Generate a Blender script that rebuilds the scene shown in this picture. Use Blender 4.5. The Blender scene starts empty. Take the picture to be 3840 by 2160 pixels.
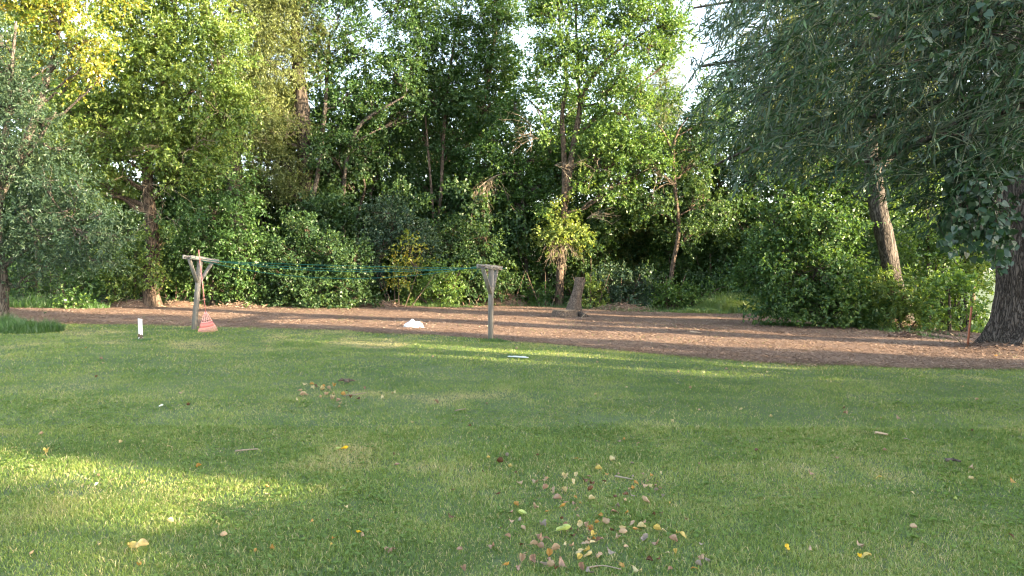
import bpy, math, random
import numpy as np
from mathutils import Vector, noise as mnoise
R = math.radians
sc = bpy.context.scene
COL = sc.collection
rng = np.random.default_rng(7)
random.seed(7)

# ------------------------------------------------------------------ camera, world, sun, exposure
F, CX, HZ, CAMH = 2773.0, 1920.0, 1010.0, 1.6        # focal length in px, image centre, horizon row, eye height
cam_d = bpy.data.cameras.new('camera'); cam = bpy.data.objects.new('camera', cam_d); COL.objects.link(cam)
cam.location = (0, 0, CAMH); cam.rotation_euler = (R(90), 0, 0)
cam_d.sensor_width = 36; cam_d.lens = 26.0; cam_d.shift_y = -(1080-HZ)/3840.0
cam_d.clip_start = 0.05; cam_d.clip_end = 2000
sc.camera = cam
SUN_A, SUN_E = 22.0, 13.5                             # degrees behind the +X axis, elevation
w = bpy.data.worlds.new('World'); sc.world = w; w.use_nodes = True
nt = w.node_tree; bg = nt.nodes['Background']
sky = nt.nodes.new('ShaderNodeTexSky'); sky.sky_type = 'NISHITA'; sky.sun_disc = False
sky.sun_elevation = R(SUN_E); sky.sun_rotation = R(90+SUN_A); sky.air_density = 1.0; sky.dust_density = 1.5; sky.ozone_density = 1.0
hs = nt.nodes.new('ShaderNodeHueSaturation'); hs.inputs['Saturation'].default_value = .72; nt.links.new(sky.outputs[0], hs.inputs['Color']); nt.links.new(hs.outputs[0], bg.inputs[0]); bg.inputs[1].default_value = 0.15
sd = bpy.data.lights.new('sun', 'SUN'); so = bpy.data.objects.new('sun', sd); COL.objects.link(so)
sd.energy = 4.4; sd.angle = R(0.5); sd.color = (1.0, 0.81, 0.55)
SV = Vector((math.cos(R(SUN_E))*math.cos(R(SUN_A)), -math.cos(R(SUN_E))*math.sin(R(SUN_A)), math.sin(R(SUN_E))))
so.rotation_euler = SV.to_track_quat('Z', 'Y').to_euler()
sc.view_settings.view_transform = 'Standard'; sc.view_settings.look = 'None'
sc.view_settings.exposure = 3.05; sc.view_settings.gamma = 1
sc.cycles.max_bounces = 8; sc.cycles.diffuse_bounces = 6; sc.cycles.glossy_bounces = 2; sc.cycles.transmission_bounces = 6; sc.cycles.filter_width = 1.2
sc.cycles.transparent_max_bounces = 4; sc.cycles.caustics_reflective = False; sc.cycles.caustics_refractive = False

# ------------------------------------------------------------------ small maths
def sstep(a, b, x):
    t = np.clip((np.asarray(x, float)-a)/(b-a), 0, 1); return t*t*(3-2*t)
_lat = np.random.default_rng(3).random((256, 256))
def vnoise(x, y, s=1.0, seed=0):
    x = np.asarray(x, float)/s+seed*17.3+500; y = np.asarray(y, float)/s+seed*9.1+500
    xi = np.floor(x).astype(int); yi = np.floor(y).astype(int); fx = x-xi; fy = y-yi
    fx = fx*fx*(3-2*fx); fy = fy*fy*(3-2*fy)
    g = lambda i, j: _lat[i & 255, j & 255]
    return (g(xi, yi)*(1-fx)+g(xi+1, yi)*fx)*(1-fy)+(g(xi, yi+1)*(1-fx)+g(xi+1, yi+1)*fx)*fy
def fbm(x, y, s=1.0, seed=0):
    return (vnoise(x, y, s, seed)*.5+vnoise(x, y, s/2, seed+1)*.3+vnoise(x, y, s/4, seed+2)*.2)
def gz(x, y):
    x = np.asarray(x, float); y = np.asarray(y, float)
    z = -0.016*np.clip(x, -30, 16)*sstep(5, 17, y)
    z = z+(vnoise(x, y, 3.0, 5)-.5)*.05*sstep(4, 8, y)
    z = z-0.6*sstep(12.2, 16, x)*sstep(18, 24, y)
    return z
def P(px, py, d): return np.array([(px-CX)/F*d, d, CAMH-(py-HZ)/F*d])
def G(px, py):
    d = CAMH*F/max(py-HZ, 1)
    for _ in range(60):
        x = (px-CX)/F*d
        dn = (CAMH-float(gz(x, d)))*F/(py-HZ); d += .5*(dn-d)
    return np.array([(px-CX)/F*d, d, float(gz((px-CX)/F*d, d))])
def unit(v): return v/np.maximum(np.linalg.norm(v, axis=-1, keepdims=True), 1e-9)

# ------------------------------------------------------------------ mesh builder
class MB:
    def __init__(s): s.v = []; s.f = []; s.n = 0; s.t = []
    def add(s, verts, faces, tint=0.5):
        verts = np.asarray(verts, float).reshape(-1, 3); faces = np.asarray(faces, int)
        if len(faces) == 0: return
        s.v.append(verts); s.f.append(faces+s.n); s.n += len(verts)
        s.t.append(np.broadcast_to(np.asarray(tint, float), (len(faces),)).copy())
    def build(s, name, mat, parent=None, origin=None, smooth=False):
        V = np.concatenate(s.v) if s.v else np.zeros((0, 3))
        if origin is not None: V = V-np.asarray(origin)
        me = bpy.data.meshes.new(name)
        me.vertices.add(len(V)); me.vertices.foreach_set('co', V.astype(np.float32).ravel())
        li = np.concatenate([f.ravel() for f in s.f]); ks = np.concatenate([np.full(len(f), f.shape[1]) for f in s.f])
        ls = np.concatenate([[0], np.cumsum(ks)[:-1]])
        me.loops.add(len(li)); me.loops.foreach_set('vertex_index', li.astype(np.int32))
        me.polygons.add(len(ks)); me.polygons.foreach_set('loop_start', ls.astype(np.int32))
        if smooth: me.polygons.foreach_set('use_smooth', np.ones(len(ks), bool))
        a = me.attributes.new('tint', 'FLOAT', 'FACE'); a.data.foreach_set('value', np.concatenate(s.t).astype(np.float32))
        me.update(calc_edges=True)
        me.materials.append(mat)
        o = bpy.data.objects.new(name, me); COL.objects.link(o)
        if parent is not None: o.parent = parent
        elif origin is not None: o.location = origin
        return o
    # tube along a path
    def tube(s, pts, radii, sides=6, rough=0.0, cap=True, tint=.5, seed=0, flute=0):
        pts = np.asarray(pts, float); n = len(pts); radii = np.broadcast_to(np.asarray(radii, float), (n,))
        T = unit(np.gradient(pts, axis=0)); ref = np.array([0.13, 1, .07]) if abs(T[0][1]) < .8 else np.array([1., .1, .2])
        A = unit(np.cross(T, ref)); B = np.cross(T, A)
        ang = np.linspace(0, 2*np.pi, sides, endpoint=False)
        r = radii[:, None]*np.ones(sides)
        if rough:
            zz = np.linspace(0, np.sum(np.linalg.norm(np.diff(pts, axis=0), axis=1)), n)
            r = r*(1+rough*(vnoise(np.cos(ang)[None]*3+zz[:, None]*.8, np.sin(ang)[None]*3+zz[:, None]*.9, .9, seed)-.5)*2)
        ring = pts[:, None]+r[..., None]*(np.cos(ang)[None, :, None]*A[:, None]+np.sin(ang)[None, :, None]*B[:, None])
        i = np.arange(n-1)[:, None]*sides; j = np.arange(sides)[None]; j2 = (j+1) % sides
        fc = np.stack([i+j, i+j2, i+sides+j2, i+sides+j], -1).reshape(-1, 4)
        s.add(ring.reshape(-1, 3), fc, tint)
        if cap:
            base = s.n-n*sides
            s.f.append((base+(n-1)*sides+np.arange(sides))[None]); s.t.append(np.array([tint if np.isscalar(tint) else .5]))
            s.f.append((base+np.arange(sides)[::-1])[None]); s.t.append(np.array([tint if np.isscalar(tint) else .5]))
    def box(s, c, ax, ay, az, hx, hy, hz, tint=.5, bev=0.0):
        c = np.asarray(c, float); ax, ay, az = unit(np.asarray(ax, float)), unit(np.asarray(ay, float)), unit(np.asarray(az, float))
        b = bev
        # chamfered box as stacked octagon-like rings (long axis = az)
        def ring(z, ins):
            x, y = hx-ins, hy-ins
            q = [(x-b, y), (x, y-b), (x, -y+b), (x-b, -y), (-x+b, -y), (-x, -y+b), (-x, y-b), (-x+b, y)]
            return [c+ax*u+ay*v+az*z for u, v in q]
        bb = b if b > 0 else 1e-4; b = bb
        vs = ring(-hz, bb)+ring(-hz+bb, 0)+ring(hz-bb, 0)+ring(hz, bb)
        fc = []
        for k in range(3):
            for j in range(8): fc.append((k*8+j, k*8+(j+1) % 8, (k+1)*8+(j+1) % 8, (k+1)*8+j))
        s.add(vs, fc, tint)
        base = s.n-32
        s.f.append((base+np.arange(8)[::-1])[None]); s.t.append(np.array([tint])); s.f.append((base+24+np.arange(8))[None]); s.t.append(np.array([tint]))

def add_leaves(mb, Pp, D, N, L, W, tint, shape='rhomb', fold=.18):
    """Pp base points, D leaf direction, N normal hint, L and W per leaf."""
    D = unit(D); S = unit(np.cross(D, N)); N = np.cross(S, D)
    L = np.broadcast_to(L, (len(Pp),))[:, None]; W = np.broadcast_to(W, (len(Pp),))[:, None]
    n = len(Pp); ix = np.arange(n)
    if shape == 'rhomb':
        v = np.stack([Pp, Pp+D*.42*L+S*W*.5+N*W*fold, Pp+D*L-N*L*.12, Pp+D*.42*L-S*W*.5+N*W*fold], 1)
        mb.add(v.reshape(-1, 3), ix[:, None]*4+np.arange(4)[None], tint)
    elif shape == 'lance':
        c = -N*L
        v = np.stack([Pp, Pp+D*.35*L+S*W*.5+c*.02, Pp+D*.7*L+S*W*.36+c*.1, Pp+D*L+c*.25, Pp+D*.7*L-S*W*.36+c*.1, Pp+D*.35*L-S*W*.5+c*.02], 1)
        mb.add(v.reshape(-1, 3), np.concatenate([ix[:, None]*6+np.array([[0, 1, 5, 5]])[:, :3]]), tint)
        mb.f.append(mb.f[-1][:, :1]*0+(mb.n-6*n)+ix[:, None]*6+np.array([[1, 2, 4, 5]])); mb.t.append(np.broadcast_to(tint, (n,)).copy())
        mb.f.append((mb.n-6*n)+ix[:, None]*6+np.array([[2, 3, 4]])); mb.t.append(np.broadcast_to(tint, (n,)).copy())
    elif shape == 'heart':
        c = -N*L
        pr = [(0, 0), (-.06, .3), (.12, .52), (.45, .42), (1, 0), (.45, -.42), (.12, -.52), (-.06, -.3)]
        v = np.stack([Pp+D*a*L+S*b*W+c*(.12*a*a)+N*W*abs(b)*fold for a, b in pr], 1)
        mb.add(v.reshape(-1, 3), ix[:, None]*8+np.array([[0, 1, 2, 3]]), tint)
        b0 = mb.n-8*n
        for q in ([0, 3, 4, 5], [0, 5, 6, 7]):
            mb.f.append(b0+ix[:, None]*8+np.array([q])); mb.t.append(np.broadcast_to(tint, (n,)).copy())

# ------------------------------------------------------------------ object bookkeeping
def tag(o, label=None, cat=None, group=None, kind=None):
    if label: o['label'] = label
    if cat: o['category'] = cat
    if group: o['group'] = group
    if kind: o['kind'] = kind
    return o
def empty(name, loc, label, cat, group=None):
    o = bpy.data.objects.new(name, None); COL.objects.link(o); o.location = tuple(float(a) for a in loc); o.empty_display_size = .2
    return tag(o, label, cat, group)
def copy_tree(o, parent=None):
    c = o.copy(); COL.objects.link(c); c.parent = parent
    for ch in [q for q in bpy.data.objects if q.parent == o]: copy_tree(ch, c)
    return c

# ------------------------------------------------------------------ materials
def newmat(name):
    m = bpy.data.materials.new(name); m.use_nodes = True; n = m.node_tree
    for k in list(n.nodes): n.nodes.remove(k)
    out = n.nodes.new('ShaderNodeOutputMaterial'); return m, n, out
def ramp(n, stops):
    r = n.nodes.new('ShaderNodeValToRGB'); e = r.color_ramp.elements
    e[0].position, e[0].color = stops[0][0], (*stops[0][1], 1); e[1].position, e[1].color = stops[-1][0], (*stops[-1][1], 1)
    for p, c in stops[1:-1]: q = e.new(p); q.color = (*c, 1)
    return r
def leaf_mat(name, stops, trans=.42, gloss=.05, rough=.45, tcol=(1.4, 1.22, .55), nscale=.5, namt=.35):
    m, n, out = newmat(name); L = n.links
    at = n.nodes.new('ShaderNodeAttribute'); at.attribute_name = 'tint'
    tc = n.nodes.new('ShaderNodeTexCoord'); no = n.nodes.new('ShaderNodeTexNoise'); no.inputs['Scale'].default_value = nscale; no.inputs['Detail'].default_value = 3
    L.new(tc.outputs['Object'], no.inputs['Vector'])
    a = n.nodes.new('ShaderNodeMath'); a.operation = 'MULTIPLY_ADD'; L.new(no.outputs['Fac'], a.inputs[0]); a.inputs[1].default_value = namt*2; 
    b = n.nodes.new('ShaderNodeMath'); b.operation = 'SUBTRACT'; L.new(at.outputs['Fac'], b.inputs[0]); b.inputs[1].default_value = namt
    L.new(b.outputs[0], a.inputs[2])
    r = ramp(n, stops); L.new(a.outputs[0], r.inputs[0])
    df = n.nodes.new('ShaderNodeBsdfDiffuse'); tr = n.nodes.new('ShaderNodeBsdfTranslucent'); gl = n.nodes.new('ShaderNodeBsdfGlossy')
    gl.inputs['Roughness'].default_value = rough; gl.inputs['Color'].default_value = (1, 1, 1, 1)
    mu = n.nodes.new('ShaderNodeVectorMath'); mu.operation = 'MULTIPLY'; mu.inputs[1].default_value = tcol
    L.new(r.outputs[0], mu.inputs[0]); L.new(mu.outputs[0], tr.inputs[0]); L.new(r.outputs[0], df.inputs[0])
    m1 = n.nodes.new('ShaderNodeMixShader'); m1.inputs[0].default_value = trans; L.new(df.outputs[0], m1.inputs[1]); L.new(tr.outputs[0], m1.inputs[2])
    m2 = n.nodes.new('ShaderNodeMixShader'); m2.inputs[0].default_value = gloss; L.new(m1.outputs[0], m2.inputs[1]); L.new(gl.outputs[0], m2.inputs[2])
    L.new(m2.outputs[0], out.inputs[0]); return m
def bark_mat(name, dark, light, sc_=6.0, zs=.22, bump=.6, moss=None):
    m, n, out = newmat(name); L = n.links
    tc = n.nodes.new('ShaderNodeTexCoord'); mp = n.nodes.new('ShaderNodeMapping'); mp.inputs['Scale'].default_value = (1, 1, zs); L.new(tc.outputs['Object'], mp.inputs[0])
    n0 = n.nodes.new('ShaderNodeTexNoise'); n0.inputs['Scale'].default_value = sc_*.6; n0.inputs['Detail'].default_value = 4; L.new(mp.outputs[0], n0.inputs['Vector'])
    ad = n.nodes.new('ShaderNodeVectorMath'); ad.operation = 'MULTIPLY_ADD'; ad.inputs[1].default_value = tuple([1.6/sc_]*3); L.new(n0.outputs['Color'], ad.inputs[0]); L.new(mp.outputs[0], ad.inputs[2])
    v = n.nodes.new('ShaderNodeTexNoise'); v.inputs['Scale'].default_value = sc_*1.9; v.inputs['Detail'].default_value = 2.5; v.inputs['Roughness'].default_value = .6; L.new(ad.outputs[0], v.inputs['Vector'])
    n1 = n.nodes.new('ShaderNodeTexNoise'); n1.inputs['Scale'].default_value = sc_*5; n1.inputs['Detail'].default_value = 6; L.new(mp.outputs[0], n1.inputs['Vector'])
    rd = n.nodes.new('ShaderNodeMath'); rd.operation = 'SUBTRACT'; rd.inputs[1].default_value = .5; L.new(v.outputs['Fac'], rd.inputs[0]); ra = n.nodes.new('ShaderNodeMath'); ra.operation = 'ABSOLUTE'; L.new(rd.outputs[0], ra.inputs[0])
    mr = n.nodes.new('ShaderNodeMapRange'); mr.inputs[2].default_value = .1; L.new(ra.outputs[0], mr.inputs[0])
    mm = n.nodes.new('ShaderNodeMath'); mm.operation = 'MULTIPLY'; L.new(mr.outputs[0], mm.inputs[0]); 
    m3 = n.nodes.new('ShaderNodeMath'); m3.operation = 'MULTIPLY_ADD'; m3.inputs[1].default_value = .9; m3.inputs[2].default_value = .45; L.new(n1.outputs['Fac'], m3.inputs[0]); L.new(m3.outputs[0], mm.inputs[1])
    r = ramp(n, [(0, dark), (.45, tuple((a+b)/2 for a, b in zip(dark, light))), (1, light)]); L.new(mm.outputs[0], r.inputs[0])
    bp = n.nodes.new('ShaderNodeBump'); bp.inputs['Strength'].default_value = bump; bp.inputs['Distance'].default_value = .04; L.new(mm.outputs[0], bp.inputs['Height'])
    p = n.nodes.new('ShaderNodeBsdfPrincipled'); p.inputs['Roughness'].default_value = .9; p.inputs['Specular IOR Level'].default_value = .2
    L.new(r.outputs[0], p.inputs['Base Color']); L.new(bp.outputs[0], p.inputs['Normal']); L.new(p.outputs[0], out.inputs[0]); return m
def noise_mat(name, stops, scale=5, detail=8, rough=.9, bump=.4, bdist=.02, tintmix=0.0, stretch=(1, 1, 1), scale2=None, spec=.3):
    m, n, out = newmat(name); L = n.links
    tc = n.nodes.new('ShaderNodeTexCoord'); mp = n.nodes.new('ShaderNodeMapping'); mp.inputs['Scale'].default_value = stretch; L.new(tc.outputs['Object'], mp.inputs[0])
    no = n.nodes.new('ShaderNodeTexNoise'); no.inputs['Scale'].default_value = scale; no.inputs['Detail'].default_value = detail; no.inputs['Roughness'].default_value = .65; L.new(mp.outputs[0], no.inputs['Vector'])
    src = no.outputs['Fac']
    if scale2:
        n2 = n.nodes.new('ShaderNodeTexNoise'); n2.inputs['Scale'].default_value = scale2; n2.inputs['Detail'].default_value = 3; L.new(mp.outputs[0], n2.inputs['Vector'])
        mx = n.nodes.new('ShaderNodeMath'); mx.operation = 'MULTIPLY_ADD'; mx.inputs[1].default_value = .5; L.new(n2.outputs['Fac'], mx.inputs[0])
        hf = n.nodes.new('ShaderNodeMath'); hf.operation = 'MULTIPLY'; hf.inputs[1].default_value = .5; L.new(src, hf.inputs[0]); L.new(hf.outputs[0], mx.inputs[2]); src = mx.outputs[0]
    if tintmix:
        at = n.nodes.new('ShaderNodeAttribute'); at.attribute_name = 'tint'
        mx = n.nodes.new('ShaderNodeMix'); mx.data_type = 'FLOAT'; mx.inputs[0].default_value = tintmix; L.new(src, mx.inputs[2]); L.new(at.outputs['Fac'], mx.inputs[3]); src = mx.outputs[0]
    r = ramp(n, stops); L.new(src, r.inputs[0])
    p = n.nodes.new('ShaderNodeBsdfPrincipled'); p.inputs['Roughness'].default_value = rough; p.inputs['Specular IOR Level'].default_value = spec
    L.new(r.outputs[0], p.inputs['Base Color'])
    if bump:
        bp = n.nodes.new('ShaderNodeBump'); bp.inputs['Strength'].default_value = bump; bp.inputs['Distance'].default_value = bdist; L.new(no.outputs['Fac'], bp.inputs['Height']); L.new(bp.outputs[0], p.inputs['Normal'])
    L.new(p.outputs[0], out.inputs[0]); return m

M = {}
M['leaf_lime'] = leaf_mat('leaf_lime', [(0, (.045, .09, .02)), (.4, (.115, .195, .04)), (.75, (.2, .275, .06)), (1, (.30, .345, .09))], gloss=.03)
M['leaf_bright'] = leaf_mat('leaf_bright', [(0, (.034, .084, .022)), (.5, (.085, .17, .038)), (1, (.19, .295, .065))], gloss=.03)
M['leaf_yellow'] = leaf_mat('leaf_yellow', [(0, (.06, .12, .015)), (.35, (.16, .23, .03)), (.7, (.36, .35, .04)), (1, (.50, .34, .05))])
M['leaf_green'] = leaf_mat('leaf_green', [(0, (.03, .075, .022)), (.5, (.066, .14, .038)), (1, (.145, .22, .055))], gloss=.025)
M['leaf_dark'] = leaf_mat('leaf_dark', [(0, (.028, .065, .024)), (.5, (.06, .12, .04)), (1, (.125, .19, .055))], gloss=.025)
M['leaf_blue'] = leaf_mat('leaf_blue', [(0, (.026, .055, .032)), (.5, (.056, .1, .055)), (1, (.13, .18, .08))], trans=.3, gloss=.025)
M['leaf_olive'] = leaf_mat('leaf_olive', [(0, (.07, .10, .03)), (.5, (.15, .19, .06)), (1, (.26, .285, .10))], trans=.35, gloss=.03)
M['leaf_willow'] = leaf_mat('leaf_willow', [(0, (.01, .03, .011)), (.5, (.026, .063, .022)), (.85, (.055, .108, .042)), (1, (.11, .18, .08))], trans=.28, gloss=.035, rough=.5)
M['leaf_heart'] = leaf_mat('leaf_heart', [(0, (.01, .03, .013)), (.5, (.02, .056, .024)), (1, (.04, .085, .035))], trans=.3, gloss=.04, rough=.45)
M['grass'] = leaf_mat('grass_blades', [(0, (.078, .138, .026)), (.35, (.145, .222, .04)), (.62, (.22, .28, .065)), (.82, (.33, .31, .12)), (1, (.47, .39, .21))], trans=.3, gloss=.03, nscale=.55, namt=.22, tcol=(1.3, 1.2, .5))
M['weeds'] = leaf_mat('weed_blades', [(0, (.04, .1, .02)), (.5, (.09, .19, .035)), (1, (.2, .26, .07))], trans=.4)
M['bark_grey'] = bark_mat('bark_grey', (.028, .022, .018), (.14, .118, .095))
M['bark_warm'] = bark_mat('bark_warm', (.03, .022, .016), (.17, .12, .085))
M['bark_dark'] = bark_mat('bark_dark', (.018, .014, .011), (.10, .08, .062), sc_=4)
M['bark_big'] = bark_mat('bark_big', (.018, .014, .011), (.115, .094, .078), sc_=9, zs=.2, bump=1.0)
M['bark_ash'] = bark_mat('bark_ash', (.022, .018, .015), (.12, .1, .082))
M['bark_stump'] = bark_mat('bark_stump', (.035, .026, .02), (.2, .155, .12), sc_=17, zs=.4)
M['twig'] = noise_mat('dead_twig', [(0, (.12, .09, .06)), (1, (.36, .29, .21))], scale=8, bump=0)
M['cutwood'] = noise_mat('cut_wood', [(0, (.2, .12, .07)), (.5, (.38, .26, .16)), (1, (.5, .38, .26))], scale=9)
M['lawn'] = noise_mat('lawn_soil', [(0, (.03, .04, .016)), (.42, (.055, .085, .028)), (.62, (.10, .12, .045)), (1, (.18, .155, .09))], scale=14, scale2=.6, bump=.6)
M['mulch'] = noise_mat('mulch_soil', [(0, (.035, .02, .014)), (.4, (.11, .066, .045)), (.65, (.2, .13, .088)), (1, (.34, .24, .165))], scale=30, scale2=.7, bump=1, bdist=.03)
M['chips'] = noise_mat('wood_chip', [(0, (.08, .05, .034)), (.3, (.185, .12, .084)), (.6, (.29, .195, .138)), (.85, (.4, .285, .2)), (1, (.56, .44, .31))], scale=3, bump=0, tintmix=.85)
M['wood'] = noise_mat('weathered_wood', [(.25, (.07, .06, .05)), (.5, (.17, .15, .128)), (.75, (.26, .24, .21))], scale=16, stretch=(1, 1, .12), bump=.5, bdist=.004, rough=.85)
M['wood_arm'] = noise_mat('weathered_wood_arm', [(.25, (.035, .03, .025)), (.5, (.18, .165, .145)), (.75, (.29, .27, .24))], scale=14, stretch=(1, .25, 1.6), bump=.6, bdist=.004, rough=.85)
def plain(name, c, rough=.5, spec=.4, var=.12, sc_=14, bump=.15):
    a = tuple(max(x*(1-var), 0) for x in c); b = tuple(x*(1+var) for x in c)
    return noise_mat(name, [(.3, a), (.7, b)], scale=sc_, rough=rough, spec=spec, bump=bump, bdist=.003)
M['rake_handle'] = plain('rake_handle', (.4, .15, .12)); M['rake_head'] = plain('rake_head', (.66, .3, .26), rough=.45); M['rake_band'] = plain('rake_band', (.46, .15, .125), rough=.5)
M['green_stem'] = plain('green_stem', (.07, .085, .045)); M['line'] = plain('green_cord', (.0, .085, .06), rough=.5)
M['white'] = noise_mat('white_plastic', [(0, (.35, .34, .3)), (.42, (.6, .6, .58)), (1, (.68, .68, .67))], scale=9, rough=.45, bump=.1)
M['dirt'] = plain('dirt_smear', (.1, .075, .05), rough=.9)
M['metal'] = plain('rusty_bolt', (.16, .1, .07), rough=.6)
M['stake'] = plain('rusty_orange_paint', (.33, .11, .055), rough=.6, var=.3)

# ------------------------------------------------------------------ ground, mulch, lawn
NEAR = np.array([G(*q)[:2] for q in [(-900, 1208), (0, 1214), (450, 1216), (900, 1228), (1300, 1240), (1650, 1258), (2000, 1283), (2300, 1312), (2600, 1340), (3000, 1366), (3400, 1380), (3840, 1384), (4700, 1370)]])
FAR = np.array([G(*q)[:2] for q in [(-900, 1148), (0, 1152), (300, 1154), (560, 1146), (900, 1151), (1400, 1150), (1700, 1146), (2000, 1152), (2300, 1168), (2600, 1176), (2850, 1180), (3000, 1205), (3200, 1210), (3330, 1222), (3480, 1250), (3640, 1288), (3760, 1290), (4300, 1285)]])
NEAR = NEAR[np.argsort(NEAR[:, 0])]; FAR = FAR[np.argsort(FAR[:, 0])]
Yn = lambda x: np.interp(x, NEAR[:, 0], NEAR[:, 1]); Yf = lambda x: np.interp(x, FAR[:, 0], FAR[:, 1])

def grid_axis(lo, hi, step, far, fstep):
    a = np.arange(lo, hi+1e-6, step); l = lo-np.cumsum(np.linspace(step, fstep, 14)); r = hi+np.cumsum(np.linspace(step, fstep, 14))
    return np.concatenate([l[::-1], a, r])
xs = grid_axis(-26, 26, .5, 0, 60); ys = grid_axis(-6, 56, .5, 0, 60)
XX, YY = np.meshgrid(xs, ys, indexing='ij'); ZZ = gz(XX, YY)
mb = MB(); nx, ny = XX.shape; i = np.arange(nx-1)[:, None]*ny; j = np.arange(ny-1)[None]
mb.add(np.stack([XX, YY, ZZ], -1).reshape(-1, 3), np.stack([i+j, i+ny+j, i+ny+j+1, i+j+1], -1).reshape(-1, 4))
tag(mb.build('ground', M['lawn'], smooth=True), kind='structure')

xs = np.arange(-24, 24.01, .12); ys = np.arange(10, 38, .12); XX, YY = np.meshgrid(xs, ys, indexing='ij')
e = np.minimum(YY-Yn(XX), Yf(XX)-YY)+(fbm(XX, YY, 1.2, 9)-.5)*.9
ZZ = gz(XX, YY)+.004+.03*sstep(-.1, .5, e)*(.4+fbm(XX, YY, .5, 4))
keep = (e[:-1, :-1] > -.05)
nx, ny = XX.shape; i = np.arange(nx-1)[:, None]*ny; j = np.arange(ny-1)[None]
fc = np.stack([i+j, i+ny+j, i+ny+j+1, i+j+1], -1)[keep]
used = np.unique(fc); rem = np.full(nx*ny, -1); rem[used] = np.arange(len(used))
mb = MB(); mb.add(np.stack([XX, YY, ZZ], -1).reshape(-1, 3)[used], rem[fc])
tag(mb.build('mulch_ground', M['mulch'], smooth=True), kind='structure')

def scatter_wedge(y0, y1, dens, margin=.6, k=.72):
    """random points on the ground inside the camera's field, with a margin for side steps"""
    area_half = lambda y: k*y+margin
    n = int(dens*((area_half(y0)+area_half(y1))*(y1-y0)))
    y = y0+(y1-y0)*rng.random(int(n*1.35)); x = (rng.random(len(y))*2-1)*area_half(y1)
    ok = np.abs(x) < area_half(y); return x[ok], y[ok]

def blades(mb, x, y, h, wd, lean, tint, two=True, z0=None):
    n = len(x); z = gz(x, y) if z0 is None else z0
    a = rng.random(n)*2*np.pi; l = lean*(0.3+rng.random(n)); b = rng.random(n)*2*np.pi
    B = np.stack([x, y, z-.004], 1); dirL = np.stack([np.cos(a), np.sin(a), a*0], 1)
    S = np.stack([np.cos(b), np.sin(b), b*0], 1)*(wd/2)[:, None]
    tip = B+dirL*(h*l)[:, None]+np.stack([a*0, a*0, h*np.maximum(1-.35*l, .15)], 1)
    if two:
        mid = B+dirL*(h*l*.33)[:, None]+np.stack([a*0, a*0, h*.6], 1)
        v = np.stack([B-S, B+S, mid+S*.8, mid-S*.8, tip], 1).reshape(-1, 3); ix = np.arange(n)[:, None]*5
        mb.add(v, ix+np.array([[0, 1, 2, 3]]), tint)
        mb.f.append((mb.n-5*n)+ix+np.array([[3, 2, 4]])); mb.t.append(np.broadcast_to(tint, (n,)).copy())
    else:
        v = np.stack([B-S, B+S, tip], 1).reshape(-1, 3); mb.add(v, np.arange(n)[:, None]*3+np.array([[0, 1, 2]]), tint)

def lawn_tint(x, y, n):
    t = .04+.62*fbm(x, y, 1.3, 21)+.34*(vnoise(x, y, .3, 31)-.5)+rng.normal(0, .15, n)
    t += .42*sstep(.58, .8, fbm(x, y, 1.9, 41))            # dry straw patches
    dry = rng.random(n) < (.05+.18*vnoise(x, y, .6, 51)**1.5); t = np.where(dry, .7+.4*rng.random(n), t)
    t += .12*sstep(1.2, 0, Yn(x)-y)
    return np.clip(t, 0.02, 1)+.0
mb = MB()
for y0, y1, dens, h, wd, two in [(2.6, 5.2, 14000, .034, .0034, True), (5.2, 7.5, 7500, .036, .0044, True), (7.5, 11, 3300, .038, .007, False), (11, 16, 1500, .04, .011, False), (16, 24, 700, .042, .016, False)]:
    x, y = scatter_wedge(y0, y1, dens)
    edge = Yn(x)+(fbm(x, y, .7, 61)-.5)*1.0
    ok = (y < edge+.1)
    dn = .28+.95*vnoise(x, y, .17, 71)+.3*vnoise(x, y, .7, 72)
    ok &= rng.random(len(x)) < dn
    x, y = x[ok], y[ok]; n = len(x)
    hh = h*(.55+.7*rng.random(n))*(.7+.7*vnoise(x, y, .5, 81))
    blades(mb, x, y, hh, np.full(n, wd)*(.7+.6*rng.random(n)), 1.1, lawn_tint(x, y, n), two)
x, y = scatter_wedge(2.8, 9, 130); ok = vnoise(x, y, 1.0, 91) > .52; x, y = x[ok], y[ok]; n = len(x)   # clover and plantain among the grass
for q in range(3):
    a = rng.random(n)*6.28; D = np.stack([np.cos(a), np.sin(a), .25+.3*rng.random(n)], 1)
    add_leaves(mb, np.stack([x, y, gz(x, y)+.012+.012*rng.random(n)], 1), D, np.tile([0, 0, 1.], (n, 1)), .018+.02*rng.random(n), .014+.012*rng.random(n), .12+.2*rng.random(n))
tag(mb.build('grass', M['grass']), 'short mown green lawn grass with dry patches', 'grass', kind='stuff')

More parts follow.
